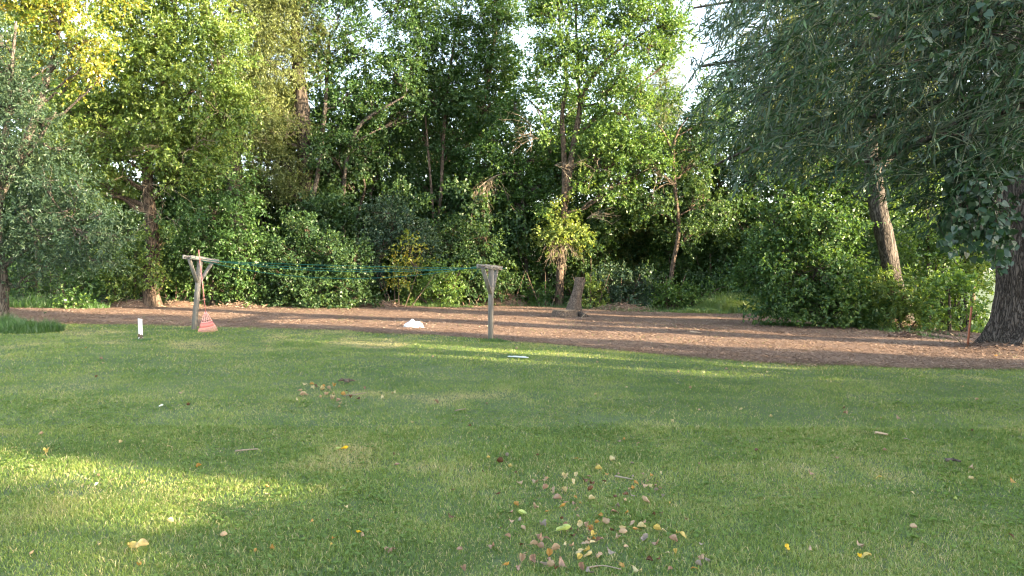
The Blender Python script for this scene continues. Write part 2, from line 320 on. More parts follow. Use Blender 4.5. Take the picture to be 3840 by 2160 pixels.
# wood chips and straw over the mulch
def chips(mb, x, y, z, Lr, Wr, tint, tilt=.35):
    n = len(x); a = rng.random(n)*6.283
    D = np.stack([np.cos(a), np.sin(a), rng.normal(0, tilt, n)], 1); N = np.stack([rng.normal(0, tilt, n), rng.normal(0, tilt, n), np.ones(n)], 1)
    add_leaves(mb, np.stack([x, y, z], 1), D, N, Lr[0]+(Lr[1]-Lr[0])*rng.random(n)**2, Wr[0]+(Wr[1]-Wr[0])*rng.random(n)**2, tint, fold=.05)
mb = MB()
for y0, y1, dens in [(11, 17, 3000), (17, 24, 1400), (24, 35, 650)]:
    x, y = scatter_wedge(y0, y1, dens, .5, .71)
    e = np.minimum(y-Yn(x), Yf(x)-y)+(fbm(x, y, .8, 9)-.5)*.8
    ok = rng.random(len(x)) < sstep(-.45, .15, e); x, y = x[ok], y[ok]; n = len(x)
    t = np.clip(.12+.62*fbm(x, y, 1.7, 13)+rng.normal(0, .2, n), 0, 1); t = np.where(rng.random(n) < .05, 1., t)
    s = y0/14.
    chips(mb, x, y, gz(x, y)+.02+.022*rng.random(n), (.025*s**.4, .12), (.004, .015*s**.4), t)
tag(mb.build('wood_chips', M['chips']), 'brown shredded wood mulch and straw strewn along the tree line', 'mulch', kind='stuff')
mb = MB()                                                    # thin straws and seedling grass in the mulch
x, y = scatter_wedge(12, 28, 22, .5, .71); e = np.minimum(y-Yn(x), Yf(x)-y); ok = (e > 0) & (vnoise(x, y, 1.5, 77) > .55); x, y = x[ok], y[ok]; n = len(x)
blades(mb, x, y, .05+.1*rng.random(n)**2, np.full(n, .012), 1., .3+.6*rng.random(n), False)
tag(mb.build('seedling_grass', M['weeds']), 'sparse thin grass seedlings poking up through the mulch', 'grass', kind='stuff')

# ------------------------------------------------------------------ tree builder
def bez(a, b, c, n):
    t = np.linspace(0, 1, n)[:, None]; return (1-t)**2*a+2*t*(1-t)*b+t*t*c
def spline(pts, rs, m=7):
    pts = np.asarray(pts, float); rs = np.asarray(rs, float); t = np.arange(len(pts)); tt = np.linspace(0, len(pts)-1, (len(pts)-1)*m+1)
    g = np.gradient(pts, axis=0); i = np.minimum(tt.astype(int), len(pts)-2); f = (tt-i)[:, None]
    h = (2*f**3-3*f**2+1)*pts[i]+(f**3-2*f**2+f)*g[i]+(-2*f**3+3*f**2)*pts[i+1]+(f**3-f**2)*g[i+1]
    return h, np.interp(tt, t, rs)
STYLES = {  # leaf length, width, twig length, leaves per twig, twigs per clump, clump radius, droop, shape
 'broad': (.095, .06, .36, 9, 12, .42, .05, 'rhomb'), 'compound': (.11, .05, .42, 11, 10, .42, .22, 'rhomb'),
 'narrow': (.10, .026, .5, 14, 11, .45, .35, 'rhomb'), 'round': (.075, .07, .34, 9, 12, .42, .08, 'rhomb'), 'fine': (.085, .022, .42, 15, 12, .4, .12, 'rhomb')}
def crown(ells, style, lai, rg, tmean=.45, tsd=.16, scale=1.0, inner=.3):
    L, W, TL, LPT, TPC, CR, droop, shape = STYLES[style]; L *= scale; W *= scale
    mb = MB(); subs_all = []
    for c, r, k in ells:
        nl = lai*k*np.pi*r[0]*r[2]/(.6*L*W); ns = max(3, int(nl/(LPT*TPC)))
        d = unit(rg.normal(size=(ns, 3))); rad = inner+(1.04-inner)*rg.random(ns)**.6
        rad *= .78+.45*rg.random(ns)
        sub = c+d*rad[:, None]*r; subs_all.append(sub)
        st = rg.normal(0, .12, ns)
        # twigs of every clump
        n = ns*TPC; si = np.repeat(np.arange(ns), TPC)
        td = unit(rg.normal(size=(n, 3))+d[si]*.75+np.array([0, 0, .15])); cr = CR*(.6+.8*rg.random(ns))[si]
        tb = sub[si]+unit(rg.normal(size=(n, 3)))*cr[:, None]*(rg.random(n)**.5)[:, None]*np.array([1, 1, .72])
        tl = TL*(.6+.8*rg.random(n))
        # leaves along twigs
        m = n*LPT; ti = np.repeat(np.arange(n), LPT); s = (rg.random(m)*.9+.1)
        lp = tb[ti]+td[ti]*(s*tl[ti])[:, None]+np.array([0, 0, -1])*(droop*s*s*tl[ti])[:, None]
        ld = unit(td[ti]*.8+rg.normal(size=(m, 3))*.75+np.array([0, 0, -droop*1.2-.12]))
        nh = rg.normal(size=(m, 3))*.55+np.array([0, 0, .75])+d[si[ti]]*.35
        sz = .65+.7*rg.random(m)
        tint = np.clip(tmean+st[si[ti]]+rg.normal(0, tsd, m), 0.01, .99)
        add_leaves(mb, lp, ld, nh, L*sz, W*sz, tint, shape)
    return mb, subs_all
NTREE = [0]
def tree(name, label, cat, base, trunks, ells, leaf, bark, style='broad', lai=3.2, group=None, seed=1, tmean=.45, tsd=.16, scale=1.0, sides=12, rough=.12, brs=10, dead=0, inner=.3):
    """base: pixel foot of the thing; trunks: paths of (px,py,dd,r) after the foot; ells: (px,py,dd,rpx,rpy[,dens])"""
    rg = np.random.default_rng(seed*101+5); b = G(*base) if len(base) == 2 else np.array(base, float); D0 = b[1]
    root = empty(name, b, label, cat, group)
    paths = []
    for k, tp in enumerate(trunks):
        r0 = tp[0][3]; pts = [P(q[0], q[1], D0+q[2]) for q in tp]; rs = [q[3] for q in tp]
        if k == 0 or tp[0][1] > 1100: pts = [b+np.array([0, 0, -.15])+((pts[0]-b)*np.array([1, 0, 0]) if k else 0)]+pts[(0 if k == 0 else 1):]; rs = [rs[0]*1.45]+rs[(0 if k == 0 else 1):]
        h, rr = spline(pts, rs); paths.append((h, rr)); mb = MB(); mb.tube(h, rr, sides, rough=rough, seed=seed+k)
        mb.build('trunk', M[bark], root, b, smooth=True)
    E = []
    for q in ells:
        d = D0+q[2]; dens = q[5] if len(q) > 5 else 1.0
        rx, rz = q[3]/F*d, q[4]/F*d; E.append((P(q[0], q[1], d), np.array([rx, max(.9*rx, .5), rz]), dens))
    mb, subs = crown(E, style, lai*1.55, rg, tmean, tsd, scale, inner)
    if mb.n: mb.build('crown', M[leaf], root, b)
    allp = np.concatenate([p for p, r in paths]) if paths else b[None]; allr = np.concatenate([r for p, r in paths]) if paths else np.array([.06])
    merged = []
    for k, ((c, r, dens), sub) in enumerate(zip(E, subs)):
        mbb = MB(); dh = np.linalg.norm(allp[:, :2]-c[:2], axis=1); cost = dh+np.abs(allp[:, 2]-(c[2]-.5*dh-.3))*1.3+np.where(allp[:, 2] < b[2]+.6*max(c[2]-b[2], .2), 4, 0)*(len(trunks[0]) > 3)
        i = int(np.argmin(cost)); a = allp[i]; r0 = min(allr[i]*.5, .11)
        mid = (a+c)/2+np.array([0, 0, -.12*np.linalg.norm(c-a)])+rg.normal(0, .15, 3)
        path = bez(a, mid, c, 9); path[1:-1] += rg.normal(0, .04, (7, 3)); mbb.tube(path, np.linspace(r0, .022, 9), 6, cap=False)
        m = min(len(sub), 26)
        for sidx in rg.permutation(len(sub))[:m]:
            q0 = path[rg.integers(4, 9)]; q1 = sub[sidx]; mm = (q0+q1)/2+rg.normal(0, .1, 3)+np.array([0, 0, .05])
            mbb.tube(bez(q0, mm, q1, 5), np.linspace(.016, .005, 5), 3, cap=False)
        if k < brs: mbb.build('branch', M[bark], root, b, smooth=True)
        else: merged.append(mbb)
    return root
def twig_spray(mb, a, d, length, rg, n=14, droop=.5, r=.008, spread=.5):
    for _ in range(n):
        dd = unit(d+rg.normal(0, spread, 3)); L = length*(.5+.7*rg.random()); e = a+dd*L; m = a+dd*L*.5+np.array([0, 0, .12*L]); e = e+np.array([0, 0, -droop*L])
        p = bez(a, m, e, 6)+0; p[1:-1] += rg.normal(0, .02, (4, 3)); mb.tube(p, np.linspace(r, r*.35, 6), 3, cap=False)
        for _k in range(4):
            i = rg.integers(2, 6); ee = p[i]+unit(dd+rg.normal(0, .7, 3))*L*.35+np.array([0, 0, -droop*L*.3]); mb.tube(bez(p[i], (p[i]+ee)/2+rg.normal(0, .02, 3), ee, 4), np.linspace(r*.5, r*.25, 4), 3, cap=False)

exec_order = 1
# ---- tall trees of the edge of the wood, from left to right
tree('silvery_tree', 'shaded blue green tree with fine leaves and its trunk at the left edge', 'tree', (8, 1212),
     [[(8, 1212, 0, .17), (8, 1050, 0, .13), (-10, 850, 0, .12), (10, 600, 0, .09), (40, 300, 0, .05), (60, 80, 0, .03)], [(5, 1010, 0, .06), (120, 920, -.2, .045), (260, 840, -.4, .02)], [(0, 700, 0, .07), (120, 560, -.3, .05), (210, 420, -.4, .02)]],
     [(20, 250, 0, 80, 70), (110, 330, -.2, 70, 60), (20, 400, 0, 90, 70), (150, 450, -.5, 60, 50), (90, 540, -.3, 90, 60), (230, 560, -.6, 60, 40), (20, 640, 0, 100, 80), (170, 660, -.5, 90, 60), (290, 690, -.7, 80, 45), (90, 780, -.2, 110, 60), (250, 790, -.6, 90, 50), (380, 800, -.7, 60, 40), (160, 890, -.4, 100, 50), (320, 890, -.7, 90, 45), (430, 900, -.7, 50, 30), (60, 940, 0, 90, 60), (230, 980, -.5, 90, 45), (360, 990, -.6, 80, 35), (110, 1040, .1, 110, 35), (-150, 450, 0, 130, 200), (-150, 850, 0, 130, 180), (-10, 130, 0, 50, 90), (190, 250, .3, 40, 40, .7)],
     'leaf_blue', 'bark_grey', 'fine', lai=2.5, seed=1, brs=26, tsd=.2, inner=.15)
tree('yellow_tree', 'tree with bright yellow autumn leaves in the top left corner', 'tree', (-60, 1170),
     [[(-60, 1170, 0, .16), (-20, 800, 0, .14), (110, 500, 0, .12), (190, 250, 0, .08), (240, 20, 0, .05)]],
     [(90, 30, 0, 110, 80), (220, 80, -.3, 140, 80), (130, 170, 0, 110, 70), (320, 150, -.4, 110, 70), (340, 220, -.3, 90, 50), (260, 310, 0, 60, 40), (385, 285, -.3, 45, 35), (60, -60, 0, 140, 100), (300, -60, 0, 180, 110), (200, -180, 0, 220, 120), (180, 240, .3, 80, 40)],
     'leaf_yellow', 'bark_grey', 'compound', lai=2.4, seed=2, tmean=.47, tsd=.2)
tree('box_elder', 'broad sunlit lime green tree left of centre with a massive pale trunk foot', 'tree', (572, 1153),
     [[(572, 1153, 0, .36), (565, 1060, 0, .25), (575, 950, 0, .23), (565, 800, 0, .21), (555, 640, 0, .18), (590, 430, 0, .14), (640, 200, 0, .09), (660, 0, 0, .05)], [(560, 660, 0, .11), (480, 500, 0, .09), (400, 380, 0, .06), (360, 250, 0, .03)], [(580, 560, 0, .1), (680, 400, -.2, .07), (760, 280, -.3, .04)]],
     [(560, 90, 0, 150, 110), (700, 150, -.3, 150, 110), (820, 240, -.3, 110, 90), (470, 210, -.2, 120, 100), (600, 280, -.6, 150, 110), (740, 340, -.7, 150, 90), (860, 400, -.4, 110, 90), (460, 380, -.4, 110, 90), (620, 460, -.8, 150, 90), (780, 500, -.6, 130, 90), (330, 420, -.2, 120, 90), (420, 560, -.5, 130, 70), (280, 540, -.3, 110, 80), (700, 620, -.6, 130, 90), (400, 700, -.3, 110, 60), (240, 400, .2, 90, 80), (180, 560, .4, 90, 80), (560, -60, 0, 220, 110), (800, 60, 0, 120, 110), (420, 30, 0, 110, 90), (640, -220, 0, 260, 150)],
     'leaf_lime', 'bark_warm', 'compound', lai=3.3, seed=3, brs=26, tmean=.5)
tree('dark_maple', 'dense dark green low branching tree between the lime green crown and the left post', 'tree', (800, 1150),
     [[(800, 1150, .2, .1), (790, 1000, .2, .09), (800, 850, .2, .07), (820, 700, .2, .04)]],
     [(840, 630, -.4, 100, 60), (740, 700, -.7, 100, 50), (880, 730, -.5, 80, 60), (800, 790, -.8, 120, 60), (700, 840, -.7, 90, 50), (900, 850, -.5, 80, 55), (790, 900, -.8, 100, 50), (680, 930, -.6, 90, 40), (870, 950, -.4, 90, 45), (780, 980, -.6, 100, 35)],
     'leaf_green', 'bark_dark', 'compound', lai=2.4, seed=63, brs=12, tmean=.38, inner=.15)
tree('old_willow', 'gnarled dark limbed tree rising behind the lime green crown', 'tree', (905, 1128),
     [[(905, 1128, 0, .4), (895, 900, 0, .36), (870, 550, 0, .34), (830, 250, 0, .3), (800, 120, 0, .27), (765, 40, 0, .16), (745, -90, 0, .1)], [(805, 140, 0, .2), (785, 60, .1, .13), (770, -40, .1, .12), (800, -160, .1, .08)], [(812, 150, 0, .17), (870, 30, -.2, .1), (960, -20, -.3, .06)]],
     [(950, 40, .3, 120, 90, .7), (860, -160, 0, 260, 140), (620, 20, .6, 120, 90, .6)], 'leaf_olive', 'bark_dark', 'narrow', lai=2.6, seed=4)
tree('pale_willow', 'pale olive willow with drooping narrow leaves beside a thick dark trunk', 'tree', (1135, 1128),
     [[(1135, 1128, 0, .42), (1142, 900, -.2, .33), (1146, 650, -.4, .33), (1136, 450, -.5, .32), (1116, 250, -.5, .26), (1105, 60, -.4, .18), (1090, -120, 0, .1)]],
     [(1000, 60, -.5, 140, 110), (1110, 60, -.5, 100, 120), (930, 190, -.8, 110, 100), (1040, 230, -.9, 130, 110), (960, 340, -.8, 120, 90), (1020, 400, -.8, 80, 80), (1010, 480, -.9, 130, 70), (930, 560, -.8, 90, 80), (1050, 610, -.9, 90, 60), (1090, 700, -1.1, 60, 40), (980, 690, -.6, 110, 60, .7), (1020, -80, 0, 220, 110), (1190, 160, -.2, 50, 120, .7)],
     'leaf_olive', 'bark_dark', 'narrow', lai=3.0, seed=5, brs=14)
tree('cottonwood', 'dark green cottonwood with slim leaning trunks right of the thick dark trunk', 'tree', (1160, 1128),
     [[(1160, 1128, .3, .13), (1155, 840, -.9, .12), (1190, 660, -1, .1), (1215, 450, -.4, .1), (1235, 150, .3, .06)], [(1275, 1128, 0, .1), (1285, 800, 0, .09), (1300, 600, -.6, .1), (1350, 470, -.7, .09), (1450, 400, -.9, .06), (1520, 360, -.9, .03)]],
     [(1270, 60, 0, 130, 90), (1240, 210, 0, 100, 100), (1370, 170, -.3, 130, 110), (1480, 270, -.3, 130, 100), (1300, 350, -.2, 120, 80), (1420, 400, 0, 120, 70, .7), (1250, 500, 0, 100, 80, .9), (1330, 560, .2, 110, 80, .6), (1220, 640, 0, 80, 90, .9), (1210, 790, 0, 80, 80, .9), (1560, 150, 0, 110, 120), (1520, 30, 0, 100, 60), (1330, -90, 0, 200, 90), (1560, -60, 0, 160, 80), (1530, 420, .2, 90, 80, .8)],
     'leaf_green', 'bark_grey', 'round', lai=2.5, seed=6, brs=15)
tree('slender_tree', 'slim tree with a pale warm forked stem in the dark middle of the wood', 'tree', (1632, 1128),
     [[(1632, 1128, 0, .09), (1628, 900, -.8, .07), (1618, 720, -1, .06), (1600, 500, -1, .045), (1590, 350, -.6, .03)], [(1640, 900, -.4, .08), (1655, 700, -.6, .09), (1665, 480, -.5, .08), (1690, 250, .3, .07), (1720, 60, .3, .04)]],
     [(1600, 100, .4, 80, 90), (1650, 220, .4, 70, 80), (1620, 330, .2, 90, 90, .8), (1580, 500, .2, 110, 80, .7), (1680, 560, .4, 100, 90, .8), (1600, 700, .5, 110, 90, .6), (1560, 850, .4, 100, 70, .7), (1690, 780, .4, 80, 90, .8)],
     'leaf_dark', 'bark_warm', 'broad', lai=2.4, seed=7)
tree('ash_tree', 'tall dark green tree just left of the central gap of sky', 'tree', (1770, 1130),
     [[(1770, 1130, .5, .14), (1780, 850, .5, .13), (1800, 500, .3, .11), (1840, 250, .2, .09), (1870, 50, .1, .05)]],
     [(1790, 50, 0, 120, 80), (1862, 130, 0, 75, 90), (1740, 170, 0, 100, 100), (1830, 260, .1, 110, 90), (1720, 330, 0, 90, 90), (1800, 420, .1, 110, 90), (1760, 560, .2, 120, 80), (1850, 520, .2, 90, 90), (1700, 680, .3, 90, 70), (1810, 720, .4, 110, 80, .8), (1790, -90, 0, 170, 100), (1860, -10, 0, 85, 60), (1905, 70, .1, 50, 60), (1890, 220, .2, 60, 60), (1690, 60, .2, 60, 90, .8)],
     'leaf_green', 'bark_warm', 'broad', lai=2.9, seed=8, brs=13)
r_ = tree('young_elm', 'mid sized green tree with a light tuft of leaves, left of the forked trunk', 'tree', (1988, 1143),
     [[(1988, 1143, 0, .11), (1975, 1020, 0, .09), (1968, 860, 0, .08), (1955, 700, 0, .08), (1940, 520, 0, .05), (1930, 380, 0, .03)]],
     [(1930, 400, -.2, 60, 70), (1960, 480, -.3, 80, 60), (1880, 530, -.2, 80, 60), (1990, 590, -.2, 80, 60), (1910, 640, -.2, 110, 60), (1840, 600, 0, 80, 70), (2010, 700, -.1, 80, 60), (1930, 770, 0, 90, 60, .8), (1960, 940, -.2, 45, 50, .7), (1985, 1060, -.2, 40, 40, .8), (1870, 720, .2, 70, 50, .7)],
     'leaf_bright', 'bark_grey', 'broad', lai=2.9, seed=9, brs=11, tmean=.35)
mb = MB(); b = np.array(r_.location); rg = np.random.default_rng(4)
p0 = P(1940, 650, b[1]-.4); p1 = P(1860, 640, b[1]-.9); p2 = P(1800, 700, b[1]-1.1); pth = bez(p0, p1, p2, 8); mb.tube(pth, np.linspace(.045, .018, 8), 5, cap=False)
for q in (4, 5, 6, 7): twig_spray(mb, pth[q], np.array([-.2, -.1, -.9]), 1.15, rg, 7, .35, .009, .35)
mb.build('dead_branch', M['twig'], r_, b)['label'] = 'bare dead branch with hanging twigs'
tree('maple', 'bright green tree with a tall forked trunk right of the central gap of sky', 'tree', (2098, 1150),
     [[(2098, 1150, 0, .2), (2102, 1000, 0, .165), (2112, 850, 0, .15), (2118, 700, 0, .13), (2114, 560, 0, .12), (2108, 430, 0, .1), (2125, 300, 0, .08), (2105, 150, 0, .05), (2090, 0, 0, .03)],
      [(2120, 760, 0, .13), (2142, 600, 0, .14), (2165, 470, 0, .12), (2190, 350, 0, .1), (2250, 250, -.1, .08), (2330, 180, -.2, .05), (2420, 120, -.3, .03)], [(2172, 420, 0, .08), (2168, 250, .1, .06), (2160, 60, .1, .05), (2170, -90, .1, .03)], [(2185, 400, 0, .05), (2260, 390, -.2, .035), (2330, 430, -.3, .02)]],
     [(2060, 60, 0, 80, 80), (2015, 20, .3, 45, 50), (2025, 120, .3, 35, 60, .8), (2030, 230, .2, 50, 60, .8), (2545, 70, -.1, 60, 60), (2535, 170, -.2, 60, 45), (2120, 30, -.2, 80, 60), (2080, 200, -.1, 80, 70), (2150, 160, -.3, 80, 70), (2230, 60, 0, 90, 80), (2330, 60, 0, 100, 70), (2420, 60, -.2, 90, 80), (2500, 100, -.3, 60, 60), (2240, 180, -.3, 80, 60), (2340, 170, -.4, 100, 60), (2440, 190, -.4, 80, 50), (2500, 230, -.3, 50, 35), (2190, 260, -.4, 80, 50), (2330, 270, -.5, 100, 55), (2400, 340, -.4, 70, 45), (2270, 340, -.4, 90, 50), (2330, 420, -.5, 100, 50), (2240, 440, -.3, 60, 50, .8), (2400, 540, -.4, 90, 60), (2290, 520, -.4, 80, 50), (2440, 620, -.4, 80, 60), (2350, 660, -.5, 90, 60), (2270, 610, -.3, 70, 50, .8), (2200, -80, 0, 220, 90), (2430, -60, 0, 130, 80), (2050, 330, .2, 70, 60, .8), (2060, 780, .1, 60, 50, .5), (2060, 480, -.4, 50, 50, .8), (2200, 520, -.5, 60, 50, .8), (2160, 330, -.5, 60, 50, .9), (2190, 680, -.4, 60, 50, .8), (2500, 380, -.3, 60, 50, .8), (2480, 520, -.3, 60, 50, .8), (2300, 740, -.4, 80, 50, .8), (2400, 760, -.2, 80, 50, .7)],
     'leaf_bright', 'bark_warm', 'broad', lai=2.8, seed=10, brs=28, tmean=.6)
b = G(2098, 1150); r_ = empty('sprout_tuft', b, 'tuft of pale green leaves over bleached hanging twigs around the forked tree trunk', 'shoots')
mbc, _ = crown([(P(x, y, b[1]-.35), np.array([rx/F*b[1], .6, rz/F*b[1]]), 1) for x, y, rx, rz in [(2110, 800, 60, 40), (2070, 860, 60, 40), (2150, 850, 60, 50), (2110, 900, 70, 40), (2040, 900, 35, 30), (2180, 900, 30, 35)]], 'broad', 4.2, np.random.default_rng(77), .8, .16, 1.1)
mbc.build('foliage', M['leaf_lime'], r_, b)
mb = MB(); rg = np.random.default_rng(5)
for q in range(10): twig_spray(mb, P(2105+rg.normal(0, 18), 900+rg.normal(0, 12), b[1]-.3), np.array([rg.normal(0, .8), -.5, -.3]), .75, rg, 5, .75, .008, .45)
mb.build('twigs', M['twig'], r_, b)
tree('olive_tree', 'pale olive tree with thin sunlit twigs behind the bright green crown', 'tree', (2470, 1120),
     [[(2470, 1120, 1, .14), (2465, 800, 1, .12), (2480, 500, 1, .08), (2500, 300, 1, .04)]],
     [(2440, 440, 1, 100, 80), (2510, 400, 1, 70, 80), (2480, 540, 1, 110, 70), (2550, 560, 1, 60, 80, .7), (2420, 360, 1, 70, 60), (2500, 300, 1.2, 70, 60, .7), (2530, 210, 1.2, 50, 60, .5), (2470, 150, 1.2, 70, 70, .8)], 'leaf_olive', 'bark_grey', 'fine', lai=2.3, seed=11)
r_ = tree('crooked_tree', 'thin crooked grey tree with a forked top in front of the dark right wood', 'tree', (2505, 1160),
     [[(2505, 1160, 0, .1), (2522, 1000, 0, .09), (2545, 860, 0, .08), (2530, 700, 0, .08), (2525, 560, 0, .07), (2545, 490, 0, .04), (2580, 440, 0, .02)], [(2525, 580, 0, .05), (2490, 500, 0, .04), (2460, 460, 0, .02)], [(2545, 720, 0, .03), (2490, 660, -.2, .02), (2450, 620, -.3, .012)]],
     [(2590, 620, .3, 90, 80, .8), (2640, 740, .4, 100, 80, .8), (2450, 760, .5, 110, 70, .8), (2600, 520, .5, 80, 80, .7), (2580, 880, .4, 90, 60, .8), (2660, 420, .5, 100, 110)],
     'leaf_dark', 'bark_warm', 'broad', lai=2.4, seed=12)
mb = MB(); b = np.array(r_.location); rg = np.random.default_rng(8)
for q in range(3): twig_spray(mb, P(2530-q*30, 690-q*25, b[1]-.2), np.array([-.9, -.2, .25]), 1.0, rg, 5, .2, .01, .35)
mb.build('dead_branch', M['twig'], r_, b)
for nm, spots_ in (('box_elder', [(400, 560, -.9), (450, 480, -.9), (640, 560, -1.1), (720, 560, -1.1), (560, 690, -.6), (600, 820, -.4), (820, 420, -1.)]), ('maple', [(2020, 520, -.2), (1990, 470, -.1), (2230, 640, -.6), (2260, 700, -.6), (2200, 820, -.5), (2080, 620, -.3)]), ('pale_willow', [(980, 560, -1.3), (1070, 520, -1.3), (900, 440, -1.2)]), ('olive_tree', [(2560, 360, .6), (2540, 250, .7)])):
    r_ = bpy.data.objects[nm]; b = np.array(r_.location); rg = np.random.default_rng(len(nm))
    for x_, y_, d_ in spots_:
        mb = MB(); twig_spray(mb, P(x_, y_, b[1]+d_), np.array([rg.normal(0, .9), -.25, rg.normal(.1, .35)]), 1.3, rg, 6, .12, .012, .4)
        mb.build('bare_twig', M['twig'], r_, b)
# ---- right side
tree('leaning_ash', 'tall tree with a thick grey leaning trunk rising from the big dark shrub', 'tree', (12.35, 23.5, float(gz(12.35, 23.5))),
     [[(3385, 1185, 0, .3), (3350, 1050, -1., .25), (3320, 900, -1.2, .25), (3290, 760, -1.2, .25), (3265, 600, -.8, .24), (3240, 350, .6, .2), (3220, 50, .6, .14), (3220, -300, .6, .08)]],
     [(3100, 420, .5, 190, 120), (3300, 350, .5, 200, 120), (3480, 450, .5, 170, 120), (2950, 300, .5, 170, 140), (3200, 120, .5, 300, 140), (3500, 150, .5, 220, 160), (2850, 100, .8, 150, 130, .6), (3250, -200, .5, 400, 200), (3000, 600, .6, 150, 80)],
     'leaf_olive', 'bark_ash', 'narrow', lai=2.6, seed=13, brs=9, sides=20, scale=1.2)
tree('dark_shrub', 'very large dark green shrub hiding the foot of the leaning grey trunk', 'shrub', (3080, 1228),
     [[(3080, 1228, .8, .07), (3090, 1100, .8, .06), (3120, 900, .7, .05), (3150, 740, .7, .03)], [(3100, 1228, .8, .06), (3000, 1000, .7, .04), (2960, 850, .7, .02)]],
     [(2960, 1090, 0, 120, 110), (3060, 1140, -.4, 130, 80), (3170, 1140, -.4, 100, 80), (3260, 1150, -.2, 80, 60), (2900, 1150, .3, 90, 50), (3060, 1010, -.2, 150, 90), (3160, 1020, -.2, 80, 90), (2950, 960, .2, 110, 90), (3070, 880, .1, 140, 80), (3140, 890, .3, 80, 80), (2900, 830, .6, 100, 80), (3040, 770, .4, 130, 70), (3130, 760, .5, 80, 70), (2950, 720, .8, 100, 60), (3080, 660, .8, 120, 60), (2830, 1000, .9, 70, 110), (3340, 1160, 0, 50, 40)],
     'leaf_green', 'bark_dark', 'broad', lai=3.0, seed=14, brs=17, tmean=.42, tsd=.24)
tree('ash_sapling', 'leafy yellow green shoots in front of the leaning grey trunk', 'sapling', (11.75, 22.2, float(gz(11.75, 22.2))),
     [[(3370, 1195, 0, .03), (3360, 1140, -.2, .02), (3340, 1080, -.2, .012)]],
     [(3330, 1090, -.3, 55, 25), (3420, 1110, 0, 35, 30), (3360, 1140, -.3, 60, 30), (3260, 1050, 0, 40, 25), (3410, 1160, -.2, 60, 40), (3320, 1180, -.3, 70, 35), (3370, 1215, -.3, 80, 30), (3350, 1050, -.3, 45, 25, .9), (3450, 1200, 0, 50, 40), (3390, 1110, -.7, 60, 45), (3400, 1180, -.7, 60, 45)], 'leaf_lime', 'bark_warm', 'narrow', lai=2.2, seed=15, scale=1.3)
for k, (px, py, dd, el, lab, mt) in enumerate([
    (3480, 1120, 6, [(3470, 760, 6, 80, 80), (3520, 870, 6, 80, 90), (3450, 930, 6, 80, 80), (3540, 1000, 6, 90, 80), (3460, 1060, 6, 80, 70)], 'sunlit yellow green thicket tree seen right of the leaning grey trunk', 'leaf_bright'),
    (3620, 1120, 8, [(3600, 760, 8, 80, 80), (3640, 850, 8, 70, 80), (3600, 950, 8, 80, 80), (3640, 1050, 8, 60, 60, .8), (3680, 800, 8, 50, 60, .7)], 'glowing yellow tree backlit beside the big right trunk', 'leaf_lime'),
    (3560, 1150, 3, [(3520, 1110, 3, 80, 60), (3600, 1130, 3, 80, 60), (3660, 1180, 3, 60, 60), (3560, 1060, 3, 90, 40), (3480, 1150, 3, 70, 50)], 'low green shrub behind the orange stake', 'leaf_bright')]):
    tree('backlit_tree' if k < 2 else 'shrub', lab, 'tree' if k < 2 else 'shrub', tuple(np.array([(px-CX)/F*(18+dd), 18+dd, float(gz((px-CX)/F*(18+dd), 18+dd))])),
         [[(px, py, 0, .07), (px, py-150, 0, .05), (px, py-320, 0, .03)] if k < 2 else [(px, py, 0, .04), (px, py-60, 0, .02)]], [(a, b_, 0, c, d_, *e_) for a, b_, _, c, d_, *e_ in el], mt, 'bark_dark', 'broad', lai=2.2, seed=20+k, tmean=.62, scale=1.15)
# ---- deeper wood: full trees sharing a few shapes
def proto_tree(name, leaf, bark, style, seed, H, R0, label, group):
    rg = np.random.default_rng(seed); root = empty(name, (0, 0, 0), label, 'tree', group)
    mb = MB(); n = 6; pts = [np.array([rg.normal(0, .12)*k, rg.normal(0, .12)*k, H*.85*k/5-.1]) for k in range(n)]; h, r = spline(pts, np.linspace(.17, .03, n)); mb.tube(h, r, 9, rough=.12)
    mb.build('trunk', M[bark], root, smooth=True)
    E = []
    for k in range(13):
        t = rg.random()*.72+.28; a = rg.random()*6.28; rr = R0*(.35+.65*math.sin(min(t, 1)*3.1)**.7)*(.5+.5*rg.random())
        E.append((np.array([math.cos(a)*rr, math.sin(a)*rr, H*t]), np.array([1.25, 1.25, .95])*(.75+.5*rg.random())*R0/2.3, 1))
    mb, subs = crown(E, style, 2.3, rg, .45, .16, 1.35); mb.build('crown', M[leaf], root)
    mb = MB()
    for (c, r, _), sub in zip(E, subs):
        a = np.array([0, 0, max(c[2]-1.6, H*.15)]); pth = bez(a, (a+c)/2+np.array([0, 0, -.2]), c, 7); mb.tube(pth, np.linspace(.055, .015, 7), 5, cap=False)
        for q in sub[:10]: mb.tube(bez(pth[5], (pth[5]+q)/2, q, 4), np.linspace(.012, .005, 4), 3, cap=False)
    mb.build('branch', M[bark], root, smooth=True); return root
WG = 'trees and bushes standing deeper in the wood'
def proto_bush(seed, label):
    rg = np.random.default_rng(seed); root = empty('wood_bush', (0, 0, 0), label, 'bush', WG); mb = MB()
    for k in range(4): a = k*1.6; mb.tube([np.array([0, 0, -.1]), np.array([math.cos(a)*.3, math.sin(a)*.3, 1.2]), np.array([math.cos(a)*.8, math.sin(a)*.8, 2.8])], [.05, .035, .015], 5)
    mb.build('stem', M['bark_warm'], root, smooth=True)
    E = [(np.array([math.cos(a)*1.1*rr_, math.sin(a)*1.1*rr_, z]), np.array([1.0, 1.0, .75]), 1) for a, rr_, z in zip(rg.random(9)*6.28, rg.random(9)*.7+.4, [.5, .7, .9, 1.4, 1.9, 2.3, 2.8, 3.3, 3.8])]
    mb, _ = crown(E, 'broad', 3.2, rg, .42, .18, 1.3); mb.build('foliage', M['leaf_dark'], root); return root
